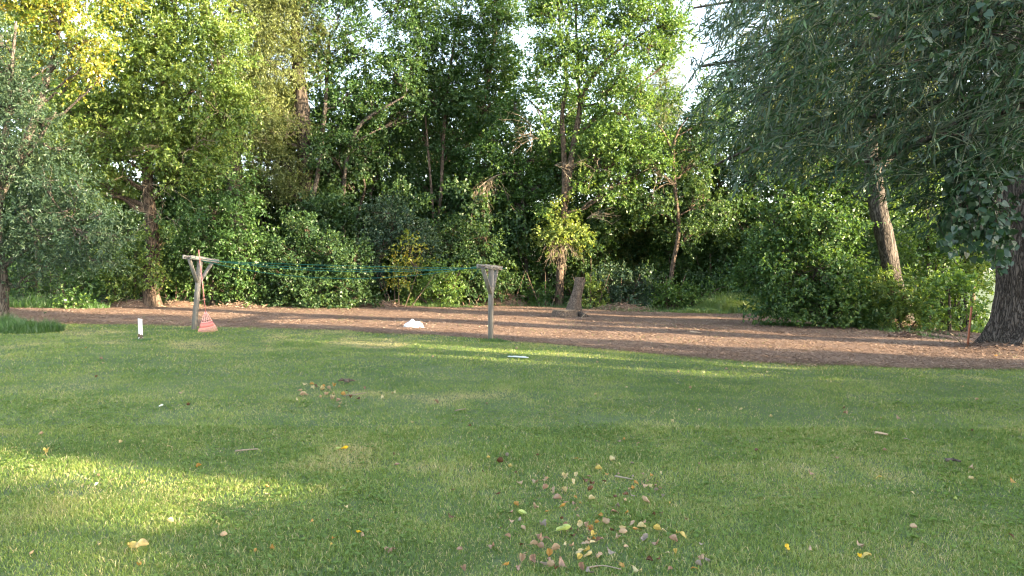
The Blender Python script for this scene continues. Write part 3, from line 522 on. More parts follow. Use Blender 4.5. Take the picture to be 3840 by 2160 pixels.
protos = [proto_tree('wood_tree', 'leaf_dark', 'bark_warm', 'broad', 31, 11.5, 2.6, '', WG),
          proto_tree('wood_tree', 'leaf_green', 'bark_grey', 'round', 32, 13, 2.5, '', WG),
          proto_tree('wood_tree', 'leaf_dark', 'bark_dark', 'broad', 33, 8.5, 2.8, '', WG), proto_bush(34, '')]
KD = ['tall dark tree', 'tall green round leaved tree', 'low dark tree', 'dark bush']
LMK = [(0, 'the blue green left tree'), (280, 'the small leafy weed'), (570, 'the massive pale trunk'), (730, 'the left clothesline post'), (900, 'the shrub right of the rake'), (1135, 'the thick dark trunk'), (1280, 'the leaning slim trunks'), (1430, 'the yellow sapling'), (1640, 'the pale forked stem'), (1770, 'the brush pile'), (1860, 'the right clothesline post'), (1985, 'the young elm'), (2100, 'the sprout tuft'), (2230, 'the small bush by the stump'), (2400, 'the blue green bush'), (2520, 'the crooked grey tree'), (2700, 'the sunlit tall grass'), (2900, 'the left flank of the big dark shrub'), (3100, 'the middle of the big dark shrub'), (3320, 'the leaning grey trunk'), (3520, 'the green grass bank'), (3700, 'the huge right trunk')]
spots = [(-60, 36, 0), (90, 38, 1), (330, 35, 2), (480, 37, 0), (700, 36, 2), (820, 38, 1), (1010, 37, 2), (1230, 39, 0), (1420, 36.5, 1), (1560, 38.5, 2), (1720, 37, 0), (1880, 38, 2), (2040, 37, 1), (2230, 36.5, 2), (2380, 39, 0), (2560, 37, 2), (2700, 36, 0), (2850, 35, 2), (3010, 37, 1), (3180, 36, 2), (160, 33, 0), (1480, 43, 1), (1130, 43, 2), (1640, 42, 0), (2140, 43, 2), (2640, 42, 1), (3350, 38, 2),
         (1330, 35, 2), (1500, 47, 0), (1350, 46, 2), (1750, 46, 1), (1950, 48, 0), (2250, 47, 1), (950, 46, 0), (700, 45, 1), (2500, 47, 2), (2800, 44, 1), (400, 44, 0), (3500, 36, 2), (3650, 40, 0)]
for k in range(40):
    px = -80+k*92+(37*k % 50)-25; spots.append((px, 33.5+(k*7 % 5)*1.6 if px < 2850 else 30+(k*7 % 5)*1.2, 3))
first = [True]*4; rr = random.Random(5); seen = {}
for k, (px, d, q) in enumerate(spots):
    o = protos[q] if first[q] else copy_tree(protos[q]); first[q] = False
    x = (px-CX)/F*d; o.location = (x, d, float(gz(x, d))); o.rotation_euler = (0, 0, rr.random()*6.28); s = .85+.3*rr.random(); low = .72 if (1860 < px < 2100 or 2480 < px < 2720) and q < 3 else 1; o.scale = (s, s, s*(.9+.25*rr.random())*low)
    lm = min(LMK, key=lambda t: abs(t[0]-px)); key = (q, lm[1]); c = seen.get(key, 0); seen[key] = c+1
    o['label'] = KD[q]+[' in the wood behind ', ', another one behind ', ', third one behind ', ', fourth one behind '][c]+lm[1]
# ---- shrubs along the edge
def shrub(px, py, el, leaf, label, seed, name='shrub', style='broad', lai=3.0, tmean=.45, stems=3, group=None, scale=1.0, cat='shrub', sr=.03):
    tr = [[(px+(k-1)*18, py, 0, sr), (px+(k-1)*45, py-60, 0, sr*.7), (px+(k-1)*70, py-130, 0, sr*.4)] for k in range(stems)]
    return tree(name, label, cat, (px, py), tr, el, leaf, 'bark_warm', style, lai=lai, seed=seed, tmean=tmean, brs=12, group=group, scale=scale, tsd=.2)
shrub(1180, 1153, [(980, 1090, 0, 90, 60), (1060, 1050, 0, 110, 90), (1180, 1060, -.3, 120, 90), (1290, 1080, -.3, 90, 70), (1340, 1120, -.2, 60, 40), (1120, 950, 0, 120, 80), (1240, 960, 0, 110, 80), (1000, 960, .2, 100, 80), (1330, 990, .1, 70, 70), (1160, 870, .3, 110, 60), (1050, 1130, -.2, 90, 35), (1220, 1135, -.4, 110, 30)], 'leaf_dark', 'wide rounded green shrub behind the left half of the clotheslines', 41, lai=2.6, tmean=.42)
shrub(890, 1150, [(850, 1080, 0, 70, 60), (910, 1110, 0, 70, 40), (880, 1010, 0, 80, 60), (930, 940, 0, 80, 60)], 'leaf_green', 'dense dark shrub directly right of the rake', 42)
r_ = shrub(1495, 1152, [(1530, 960, 0, 55, 40), (1490, 990, 0, 40, 35), (1560, 990, 0, 35, 30), (1520, 1030, 0, 60, 30), (1480, 1060, 0, 40, 20, .6), (1530, 910, 0, 30, 25, .7)], 'leaf_yellow', 'small sapling with sparse yellow leaves and several thin bare stems', 43, 'sapling', 'round', 1.0, .5, 4, cat='sapling', sr=.022)
shrub(1650, 1150, [(1600, 1060, -.2, 60, 50), (1680, 1050, -.3, 60, 40), (1640, 1110, -.3, 80, 35), (1570, 1110, -.1, 50, 30), (1720, 1030, -.2, 40, 30), (1620, 1000, 0, 60, 30)], 'leaf_bright', 'bright yellow green bush beside the thin yellow sapling', 44, lai=2.8, tmean=.75)
shrub(1760, 1148, [(1760, 1080, .3, 80, 60), (1800, 990, .4, 80, 60), (1720, 960, .4, 80, 60), (1860, 1060, .5, 70, 60), (1700, 880, .6, 90, 60), (1820, 890, .6, 90, 60)], 'leaf_dark', 'tall dark shrub behind the right clothesline post', 45, lai=2.6)
shrub(1480, 1146, [(1440, 900, .6, 80, 60), (1520, 850, .6, 80, 60), (1400, 990, .5, 70, 60), (1460, 800, .8, 90, 50), (1580, 930, .6, 70, 60)], 'leaf_blue', 'rounded blue green shrub rising above the thin yellow sapling', 46, lai=2.8)
shrub(2215, 1158, [(2210, 1110, 0, 45, 35), (2240, 1090, 0, 35, 25), (2195, 1140, 0, 40, 20), (2230, 1140, 0, 40, 18)], 'leaf_lime', 'small sunlit yellow green bush directly right of the cut stump', 47, lai=3.2, tmean=.62)
shrub(2045, 1150, [(2040, 1125, .2, 40, 25), (2060, 1095, .2, 30, 25), (2150, 1120, .8, 40, 40), (2010, 1100, .6, 40, 50)], 'leaf_bright', 'low leafy green plant between the two trunks left of the stump', 48, tmean=.4)
shrub(2330, 1158, [(2290, 1120, .2, 50, 40), (2360, 1110, 0, 70, 40), (2440, 1120, 0, 60, 40), (2390, 1060, .3, 80, 50), (2300, 1050, .4, 70, 50)], 'leaf_blue', 'low blue green bush right of the stump behind the dirt clods', 49, lai=3.0)
shrub(2500, 1162, [(2480, 1100, 0, 60, 40), (2560, 1110, 0, 60, 40), (2520, 1140, -.2, 70, 25), (2620, 1120, .2, 60, 40), (2680, 1090, .3, 60, 40), (2440, 1080, .3, 50, 40)], 'leaf_bright', 'bright green bush at the left end of the sunlit tall grass', 50, lai=3.0, tmean=.5)
shrub(2380, 1140, [(2330, 880, .5, 90, 60), (2420, 830, .3, 90, 50), (2500, 850, .3, 80, 50), (2290, 980, .7, 90, 70), (2400, 970, .6, 100, 70), (2520, 960, .6, 90, 70), (2260, 830, .7, 60, 60, .8)], 'leaf_olive', 'large olive topped bush filling the wood right of the stump', 51, lai=2.8, tmean=.62)  # pale olive leaf colour stands in for light lost to the maple's shade
shrub(2700, 1150, [(2650, 940, .6, 90, 70), (2740, 880, .6, 90, 80), (2790, 1000, .7, 80, 80), (2700, 1040, .5, 80, 50), (2660, 830, .8, 90, 70), (2770, 760, .9, 90, 80)], 'leaf_dark', 'tall dark bush behind the sunlit tall grass', 52, lai=2.8)
shrub(2620, 1150, [(2560, 1000, .2, 80, 50), (2640, 1010, .2, 80, 50), (2480, 1020, .2, 70, 45), (2600, 920, .5, 90, 60), (2700, 960, .4, 70, 60), (2520, 920, .5, 80, 60)], 'leaf_green', 'mid green bush behind the bright bush and right of the crooked grey tree', 64, lai=2.6, tmean=.6)
shrub(2180, 1148, [(2180, 1020, 1., 70, 60), (2240, 960, 1., 80, 60), (2200, 880, 1., 60, 60), (2010, 1000, 1.2, 60, 70), (2280, 1030, .9, 70, 50)], 'leaf_green', 'mid green bush rising behind the tall stem of the cut stump', 65, lai=2.6, tmean=.5)
shrub(1900, 1146, [(1900, 1040, 1.2, 70, 60), (1880, 930, 1.2, 80, 70), (1830, 830, 1.4, 80, 70), (1940, 850, 1.3, 60, 60)], 'leaf_green', 'mid green bush between the right clothesline post and the young elm', 66, lai=2.4, tmean=.45)
shrub(470, 1150, [(440, 1010, -.3, 60, 50), (500, 960, -.3, 50, 50), (430, 1080, -.3, 60, 40), (510, 1050, -.4, 50, 40), (400, 960, 0, 50, 50, .8), (550, 980, -.6, 45, 45), (590, 900, -.6, 45, 40, .8), (560, 1060, -.5, 40, 35, .8), (620, 1040, -.4, 30, 40, .8)], 'leaf_lime', 'yellow green vine thicket climbing the left side of the massive pale trunk', 53, lai=2.6, tmean=.45)
shrub(660, 1150, [(640, 1050, 0, 50, 60), (690, 1090, 0, 50, 40), (650, 970, .2, 60, 50), (720, 1030, .3, 60, 50, .8)], 'leaf_green', 'green bush between the massive pale trunk and the left post', 54, lai=2.8, tmean=.5)
shrub(190, 1150, [(120, 1070, .4, 80, 50), (230, 1080, .4, 80, 50), (320, 1060, .5, 80, 50), (60, 1060, .6, 80, 50), (170, 1000, .8, 120, 60)], 'leaf_green', 'dark undergrowth shrub beneath the blue green tree', 55, lai=2.6)
shrub(285, 1160, [(280, 1135, 0, 32, 18), (262, 1125, 0, 20, 18), (305, 1140, 0, 24, 14)], 'leaf_bright', 'small broad leafed green weed at the mulch edge left of the massive trunk', 56, 'leafy_weed', lai=3.4, tmean=.35, stems=1, cat='weed', sr=.01)
shrub(360, 1152, [(350, 1135, 0, 40, 14), (400, 1130, 0, 40, 16)], 'leaf_blue', 'low dull green plants between the leafy weed and the massive trunk', 57, 'ground_plant', lai=2.8, stems=1, cat='plant', sr=.01)
shrub(760, 1148, [(770, 1030, .8, 60, 60), (800, 950, .8, 80, 60), (740, 960, .9, 70, 60)], 'leaf_dark', 'shadowy shrub behind the left clothesline post', 58)
shrub(560, 1140, [(450, 900, 1.2, 100, 80), (330, 880, 1.2, 100, 100), (600, 900, 1.3, 90, 80), (230, 800, 1.5, 120, 120)], 'leaf_dark', 'tall dark shrub deep behind the massive pale trunk', 59)

# ---- near overhanging willow (trunk stands just right of the picture)
def near_willow():
    rg = np.random.default_rng(12); base = np.array([11.2, 9.0, float(gz(11.2, 9.0))])
    root = empty('overhanging_willow', base, 'large shaded willow whose long narrow leaves hang across the top right of the picture', 'tree')
    mb = MB(); h, r = spline([base+[0, 0, -.1], base+[-.1, 0, 1.5], base+[-.3, .1, 3.2], base+[-.2, .2, 5.5], base+[.1, .3, 8]], [.6, .42, .38, .26, .1]); mb.tube(h, r, 24, rough=.12); mb.build('trunk', M['bark_big'], root, base, smooth=True)
    # target points of sprays: region of the picture x depth
    poly_y = lambda px: np.interp(px, [2520, 2600, 2700, 2800, 2950, 3100, 3300, 3450, 3600, 3900], [330, 520, 660, 700, 640, 650, 740, 850, 700, 560])
    T = []
    while len(T) < 2500:
        px = 2540+1500*rg.random(); py = -250+1150*rg.random(); d = 7.2+5.0*rg.random()
        lim = poly_y(px)+rg.normal(0, 25)
        if py > lim: continue
        if px < 2640+.0*py and rg.random() < .62: continue
        if px < 2900 and rg.random() < .3: continue
        if 2950 < px < 3500 and d > 10 and rg.random() < .35: continue
        T.append(P(px, py, d))
    for _ in range(900): T.append(np.array([6+7*rg.random(), 6.5+6.5*rg.random(), 3.4+5*rg.random()]))
    T = np.array(T)
    # limbs
    ends = [P(2620, 250, 11), P(2680, 620, 10.5), P(2600, 30, 12), P(2900, 560, 9), P(3050, 100, 9), P(3200, 620, 8), P(3000, -200, 11), P(3500, 500, 7.6), P(3300, 250, 8.2), P(2750, 420, 11.5), P(3600, 100, 8), np.array([8, 11.5, 6.5]), np.array([10, 6, 7])]
    LP = []
    for e in ends:
        a = h[rg.integers(12, 24)]; mid = (a+e)/2+np.array([0, 0, 1.0+.5*rg.random()]); p = bez(a, mid, e, 16); p[2:-1] += rg.normal(0, .05, (13, 3))
        m = MB(); m.tube(p, np.linspace(.1, .02, 16)*(.7+.4*rg.random()), 7, cap=False); m.build('branch', M['bark_dark'], root, base, smooth=True); LP.append(p[3:])
    LPa = np.concatenate(LP)
    # sprays: stem from nearby limb point to target, leaves on outer part
    ms = MB(); n = len(T)
    mbl = MB()
    dd = np.linalg.norm(T[:, None]-LPa[None], axis=2); wgt = LPa[None, :, 0] > T[:, None, 0]-.1
    idx = np.argmin(dd+np.where(wgt, 0, 3), axis=1)
    out = unit(np.stack([-.85+rg.normal(0, .55, n), rg.normal(0, .6, n), -.5+rg.normal(0, .45, n)], 1)); L = .35+.6*rg.random(n)
    st = T-out*L[:, None]
    for k in range(n):
        a = LPa[idx[k]]
        if np.linalg.norm(a-st[k]) < .75: ms.tube(bez(a, (a+st[k])/2+np.array([0, 0, .12]), st[k], 4), np.linspace(.011, .005, 4), 3, cap=False)
        ms.tube(bez(st[k], st[k]+out[k]*L[k]*.5+np.array([0, 0, .04]), T[k]+np.array([0, 0, -.1]), 4), np.linspace(.0045, .002, 4), 3, cap=False)
    LPT = 22; ti = np.repeat(np.arange(n), LPT); s = np.tile(np.linspace(.05, 1, LPT), n)+rg.normal(0, .01, n*LPT)
    lp = st[ti]+out[ti]*(s*L[ti])[:, None]+np.array([0, 0, -1])*(.1*s*s)[:, None]
    side = np.where(np.arange(n*LPT) % 2 == 0, 1, -1)[:, None]*unit(np.cross(out, np.array([0, 0, 1.]))+rg.normal(0, .3, (n, 3)))[ti]
    ld = unit(out[ti]*.9+side*.55+rg.normal(0, .42, (n*LPT, 3))+np.array([0, 0, -.25]))
    nh = rg.normal(0, .5, (n*LPT, 3))+np.array([0, 0, .8]); sz = .45+.95*rg.random(n*LPT)
    stint = rg.normal(0, .12, n)
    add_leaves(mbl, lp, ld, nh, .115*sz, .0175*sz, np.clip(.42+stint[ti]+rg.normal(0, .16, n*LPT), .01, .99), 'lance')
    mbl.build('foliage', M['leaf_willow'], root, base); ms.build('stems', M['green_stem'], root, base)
near_willow()

# ---- big cottonwood at the right edge
def big_cottonwood():
    rg = np.random.default_rng(22); g = G(3850, 1312); base = np.array([g[0]+.12, g[1], g[2]])
    root = empty('large_cottonwood', base, 'huge dark furrowed trunk at the right edge with heart shaped leaves hanging beside it', 'tree')
    mb = MB(); H = 15.; n = 150; m = 120; z = np.linspace(-.2, H, n); ang = np.linspace(0, 2*np.pi, m, endpoint=False)
    r = np.interp(z, [-.2, 0, .25, .6, 1.2, 2.4, 4, 8, 15], [1.15, 1.0, .86, .76, .7, .68, .68, .42, .12])
    V = np.zeros((n, m, 3))
    for a in range(n):
        lob = .5*math.exp(-max(z[a], 0)/.45)
        for q in range(m):
            c, s = math.cos(ang[q]), math.sin(ang[q])
            fur = mnoise.fractal(Vector((c*5.5, s*5.5, z[a]*.8)), .8, 2.1, 4)
            ridge = 1-abs(mnoise.noise(Vector((c*9+fur*.5, s*9, z[a]*1.1))))*2
            rr_ = r[a]*(1+lob*.32*math.sin(ang[q]*5+1.1)+.045*fur)+.035*ridge
            V[a, q] = (c*rr_+.1*math.sin(z[a]*.5)*1, s*rr_, z[a])
    V[:, :, 0] += np.interp(z, [0, 1, 2.5, 5, 15], [-.05, .0, -.02, .0, .6])[:, None]
    i = np.arange(n-1)[:, None]*m; j = np.arange(m)[None]; j2 = (j+1) % m
    mb.add(V.reshape(-1, 3), np.stack([i+j, i+j2, i+m+j2, i+m+j], -1).reshape(-1, 4)); mb.build('trunk', M['bark_big'], root, smooth=True)
    # hanging branches with heart leaves, toward the camera
    T = []
    def fill(n_, x0, x1, y0, y1, d0, d1):
        for _ in range(n_): T.append(P(x0+(x1-x0)*rg.random(), y0+(y1-y0)*rg.random(), d0+(d1-d0)*rg.random()))
    fill(60, 3540, 3760, 620, 980, 7.6, 9.2); fill(34, 3560, 3700, 740, 960, 7.6, 9); fill(22, 3700, 3790, 830, 1020, 8.6, 9.6); fill(70, 3600, 3860, 380, 700, 7.6, 10.5); fill(90, 3520, 4000, -100, 420, 7.0, 10.5); fill(60, 3800, 4300, -300, 560, 8, 12)
    T = np.array(T); n = len(T)
    ends = [P(3620, 700, 8.4), P(3740, 780, 9.2), P(3850, 300, 9), P(3600, 120, 8.4)]; LP = []
    for e in ends:
        a = base+np.array([-.2, -.3, 4.6+rg.random()]); mid = (a+e)/2+np.array([0, 0, .9]); p = bez(a, mid, e, 14); mm = MB(); mm.tube(p, np.linspace(.11, .015, 14), 7, cap=False); mm.build('branch', M['bark_dark'], root, base, smooth=True); LP.append(p[5:])
    LPa = np.concatenate(LP); ms = MB(); st = T+np.stack([rg.normal(0, .12, n), rg.normal(0, .12, n), .3+.15*rg.random(n)], 1)
    idx = np.argmin(np.linalg.norm(st[:, None]-LPa[None], axis=2), axis=1)
    for k in range(n):
        a = LPa[idx[k]]; ms.tube(bez(a, (a+st[k])/2+np.array([0, 0, .15]), st[k], 4), np.linspace(.008, .004, 4), 3, cap=False); ms.tube(bez(st[k], (st[k]+T[k])/2+np.array([.03, 0, 0]), T[k], 4), np.linspace(.004, .002, 4), 3, cap=False)
    ms.build('stems', M['bark_dark'], root, base)
    K = 15; ti = np.repeat(np.arange(n), K); s = rg.random(n*K); lp = st[ti]*(1-s[:, None])+T[ti]*s[:, None]; hd = rg.random(n*K)*6.28
    o = np.stack([np.cos(hd), np.sin(hd), -.1+0*hd], 1)*.05; ld = unit(o*9+np.array([0, 0, -.75])+rg.normal(0, .3, (n*K, 3))); nh = unit(o+rg.normal(0, .5, (n*K, 3))+np.array([0, -.3, .3])); sz = .7+.5*rg.random(n*K)
    ml = MB(); add_leaves(ml, lp+o, ld, nh, (.074*sz), (.074*sz), np.clip(.5+rg.normal(0, .2, n*K), 0, 1), 'heart', .12)
    # high crown
    E = [(base+np.array([x, y, zz]), np.array([1.6, 1.6, 1.1]), 1) for x, y, zz in [(-2.5, 0, 8.5), (-1, 1.5, 10), (0, -1.5, 9), (1.5, 0, 10.5), (-1, 0, 12.5), (1, 1, 13.5), (-3.5, 1, 10.5), (-2.5, -1, 12), (2.5, 1, 12), (0, 0, 15), (2.2, -1.2, 8.4)]]
    mc, subs = crown(E, 'round', 2.6, rg, .45, .16, 1.3); mc.build('crown', M['leaf_green'], root, base)
    for (c, r_2, _) in E[:8]:
        mm = MB(); a = base+np.array([0, 0, c[2]-base[2]-2.4]); mm.tube(bez(a, (a+c)/2+np.array([0, 0, -.2]), c, 8), np.linspace(.13, .03, 8), 6, cap=False); mm.build('branch', M['bark_dark'], root, base, smooth=True)
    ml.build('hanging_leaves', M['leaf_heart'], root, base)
    return base
CW = big_cottonwood()

# ---- added, unseen trees and shrubs past the right edge, placed to shape the lawn's shade
SG = 'added shade trees and shrubs right of the lawn outside the picture'
ca, sa = math.cos(R(SUN_A)), math.sin(R(SUN_A))
def at_pq(p, q):
    p = p*.965-.1
    return np.array([p*sa+q*ca, p*ca-q*sa])
def side_proto(seed, H, W):
    rg = np.random.default_rng(seed); root = empty('shade_tree', (0, 0, 0), 'added shade tree to the right of the lawn outside the picture', 'tree', SG)
    mb = MB(); h, r = spline([np.array([0, 0, -.1]), np.array([.1, 0, H*.4]), np.array([0, .1, H*.9])], [.25, .16, .04]); mb.tube(h, r, 9); mb.build('trunk', M['bark_grey'], root, smooth=True)
    E = [(np.array([math.cos(a)*W*.22, math.sin(a)*W*.22, H*(.05+.095*k)]), np.array([W*.85, W*.85, H*.085])*(.95+.15*rg.random()), 1) for k, a in enumerate(rg.random(10)*6.28)]
    mb, _ = crown(E, 'broad', 9, rg, .45, .16, 2.8, .1); mb.build('crown', M['leaf_green'], root); return root
SP = side_proto(61, 10, 1.0); used_ = [False]
def side(p, q, wdt, h, lab=None):
    o = SP if not used_[0] else copy_tree(SP); used_[0] = True
    x, y = at_pq(p, q); o.location = (x, y, float(gz(x, y))); o.scale = (wdt, wdt, h/10.); o.rotation_euler = (0, 0, random.random()*6.28)
SIDE = [(6.1, 24, 1.35, 17), (7.4, 27, 1.3, 17), (9.0, 25, 1.3, 12), (10.6, 28, 1.25, 13), (6.8, 31, 1.4, 18), (8.6, 33, 1.3, 17), (10.2, 31.5, 1.3, 15),
        (16.1, 27, 1.2, 14), (22.7, 29, 1.2, 9), (23.4, 32, 1.2, 9.5), (24.7, 30, 1.1, 9), (28.3, 24, 1.2, 8.5), (29.9, 26, 1.3, 9), (31.5, 24, 1.3, 9), (33.3, 26, 1.4, 10), (35.5, 25, 1.4, 10)]
for a in SIDE: side(*a)
for a in [(5.3, 11.8, 1.1, 3.9), (4.3, 11.5, 1.1, 3.7), (3.2, 12, 1.05, 3.55), (1.9, 11.6, 1.0, 3.3), (.6, 12, 1.0, 3.2), (-.7, 12, 1.1, 3.8), (-2.1, 12, 1.1, 3.8), (3.8, 13.2, 1.0, 3.9), (2.4, 13.4, 1.0, 3.5), (1.1, 13.3, 1.0, 3.3), (4.9, 13.2, 1.0, 4.1),
          (12.4, 14.5, 1.1, 3.7), (13.4, 15.5, 1.1, 3.8), (14.4, 15, 1.1, 3.7), (15.2, 15.8, 1.1, 3.7)]: side(*a)
_rs = random.Random(4)
for p, q, wd, h in [(13.0, 27, 1.0, 12), (14.4, 25, 1.0, 12), (2.6, 25, 1.6, 12), (0.2, 26, 1.6, 12)]:
    root = empty('shade_tree', (0, 0, 0), '', 'tree', SG); x, y = at_pq(p, q); root.location = (x, y, float(gz(x, y))); rg = np.random.default_rng(int(p*10)+3)
    mb = MB(); mb.tube([np.array([0, 0, -.1]), np.array([.1, 0, h*.5]), np.array([0, 0, h*.9])], [.2, .12, .04], 8); mb.build('trunk', M['bark_grey'], root, smooth=True)
    E = [(np.array([math.cos(a)*wd*.5, math.sin(a)*wd*.5, h*(.08+.09*k)]), np.array([wd*.7, wd*.7, h*.045]), 1) for k, a in enumerate(rg.random(10)*6.28)]
    mb, _ = crown(E, 'broad', 2.6, rg, .45, .16, 2.2, .1); mb.build('crown', M['leaf_green'], root)

# ------------------------------------------------------------------ tall grass and weeds
def tuft(name, label, cat, cx_px, cy_px, rx, ry, n, h, wd, lean=.6, t=(.2, .7), group=None, mat='weeds', seed=0, kind=None):  # t: tint range, painted paler for sunlit tufts and darker for shaded ones
    g = G(cx_px, cy_px); a = rng.random(n)*6.28; r = rng.random(n)**.5; x = g[0]+np.cos(a)*r*rx; y = g[1]+np.sin(a)*r*ry
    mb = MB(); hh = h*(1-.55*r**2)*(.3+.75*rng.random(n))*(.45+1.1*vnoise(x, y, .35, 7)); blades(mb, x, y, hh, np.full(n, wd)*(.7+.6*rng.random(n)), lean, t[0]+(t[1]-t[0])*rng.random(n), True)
    o = mb.build(name, M[mat], None, g); return tag(o, label, cat, group, kind)
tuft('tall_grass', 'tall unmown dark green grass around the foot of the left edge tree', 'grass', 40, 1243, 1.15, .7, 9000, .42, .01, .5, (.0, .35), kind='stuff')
tuft('grass_tuft', 'small grass tuft at the foot of the left clothesline post', 'grass tuft', 735, 1243, .35, .2, 700, .09, .008, .8, (0, .4))
tuft('grass_tuft', 'small grass tuft at the foot of the right clothesline post', 'grass tuft', 1850, 1281, .32, .18, 700, .09, .008, .8, (0, .5))
tuft('grass_tuft', 'small grass tuft around the short white post', 'grass tuft', 530, 1277, .22, .16, 500, .08, .008, .8, (0, .4))
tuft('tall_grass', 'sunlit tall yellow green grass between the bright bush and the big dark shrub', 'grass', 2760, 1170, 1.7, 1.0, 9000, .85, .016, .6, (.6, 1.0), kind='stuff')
tuft('tall_grass', 'low sunlit grass fringe in front of the bright green bush', 'grass', 2620, 1176, 1.1, .4, 2500, .3, .014, .7, (.5, 1.0), kind='stuff')
tuft('tall_grass', 'sunlit grass fringe under the bright yellow green bush', 'grass', 1640, 1152, 1.5, .4, 2600, .3, .014, .7, (.4, .9), kind='stuff')
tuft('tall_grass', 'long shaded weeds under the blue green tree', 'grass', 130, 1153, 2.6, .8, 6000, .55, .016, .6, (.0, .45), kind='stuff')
tuft('tall_grass', 'lush green grass bank between the dark shrub and the orange stake', 'grass', 3560, 1240, 1.4, 2.0, 9000, .5, .014, .6, (.25, .7), kind='stuff')
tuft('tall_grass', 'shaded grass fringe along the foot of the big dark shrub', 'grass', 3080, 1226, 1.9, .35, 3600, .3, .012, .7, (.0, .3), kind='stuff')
tuft('tall_grass', 'thin weeds along the foot of the wide rounded shrub', 'grass', 1100, 1152, 3.0, .3, 2600, .22, .012, .7, (.0, .5), kind='stuff')
mb = MB(); x = rng.random(26000)*50-26; y = Yf(x)+.2+10*rng.random(26000)**1.6; ok = ~((x > 8) & (y < 19)); x, y = x[ok], y[ok]; n = len(x)
blades(mb, x, y, .12+.3*rng.random(n)**2, np.full(n, .02), .7, .05+.5*rng.random(n), False); tag(mb.build('undergrowth', M['weeds']), 'low weeds and grass on the floor of the wood', 'undergrowth', kind='stuff')

# ------------------------------------------------------------------ clothesline posts and lines
Lp = G(728, 1236); Rp = G(1840, 1278)
wdir = unit((Rp-Lp)*np.array([1, 1, 0])); adir = np.array([-wdir[1], wdir[0], 0.])         # along the wires / along the crossarm
def clothes_post(foot, top_px, top_py, arm_near, arm_far, label, lean_px, bolts):
    root = empty('clothesline_post', foot, label, 'clothesline post', 'weathered wooden clothesline posts')
    top = P(top_px, top_py, foot[1]); ax = unit(top-foot); H = np.linalg.norm(top-foot)
    a_near, a_far = arm_near, arm_far; A = unit(a_far-a_near); hl = np.linalg.norm(a_far-a_near)/2; mid = (a_near+a_far)/2
    W = unit(np.cross(A, np.array([0, 0, 1]))) ; U = unit(np.cross(W, A)); U = U if U[2] > 0 else -U
    # shaft
    mb = MB(); c = (foot-ax*.15+top)/2; mb.box(c, wdir, adir, ax, .05, .05, H/2+.075, bev=.006); mb.build('shaft', M['wood'], root, foot)
    for s in (-1, 1):                                                                       # two crossarm boards sandwich the shaft
        mb = MB(); off = A*(-.04 if s < 0 else .04)
        mb.box(mid+W*s*.072+off, W, U, A, .019, .046, hl-.09, bev=.004)
        mb.build('crossarm', M['wood_arm'], root, foot)
    for s in (-1, 1):
        e1 = mid+A*s*.36-U*.05; e0 = foot+ax*(H-.62)+adir*s*.052; d = unit(e1-e0); mb = MB(); mb.box((e0+e1)/2, wdir, np.cross(wdir, d), d, .045, .019, np.linalg.norm(e1-e0)/2, bev=.004); mb.build('brace', M['wood'], root, foot)
    for s in bolts:
        mb = MB(); c = mid+A*s*hl; mb.tube([c+W*.10, c-W*.105], [.011, .011], 6); mb.build('bolt', M['metal'], root, foot)
    return mid, A, W, hl, U
mL = clothes_post(Lp, 752, 962, P(688, 962, Lp[1]-.5), P(817, 981, Lp[1]+.5), 'left weathered wooden clothesline post with the red rake leaning on it', 0, (-.85, 0, .6))
mR = clothes_post(Rp, 1842, 996, P(1797, 997, Rp[1]-.5), P(1875, 1007, Rp[1]+.5), 'right weathered wooden clothesline post standing alone near the white bag', 0, (-.85, 0, .6))
names = ['upper green clothesline stretched farthest from the camera', 'second green clothesline from the back', 'third green clothesline from the back', 'lowest sagging green clothesline nearest the camera']
for k, (s, sag) in enumerate([(.85, .03), (.3, .13), (-.25, .2), (-.85, .38)]):
    a = mL[0]+mL[1]*s*mL[3]+mL[4]*.0+mL[2]*.0; b = mR[0]+mR[1]*s*mR[3]
    wl = unit(b-a); a = a+wl*.04; b = b+wl*(.16 if k in (0,) else -.02); t = np.linspace(0, 1, 40)[:, None]; p = a*(1-t)+b*t-np.array([0, 0, 1])*sag*4*t*(1-t)
    mb = MB(); mb.tube(p, .0068, 5, tint=.5); tag(mb.build('clothesline', M['line'], None, a, smooth=True), names[k], 'clothesline', 'green clotheslines between the posts')
# knotted rope tail at the right post
mb = MB(); c = mR[0]-mR[1]*mR[3]*.85; mb.tube(bez(c, c+np.array([-.05, -.05, -.1]), c+np.array([-.22, -.05, -.3]), 8), .004, 4, cap=False); tag(mb.build('cord_end', M['line'], None, c), 'loose green cord end hanging from the right post crossarm', 'cord')

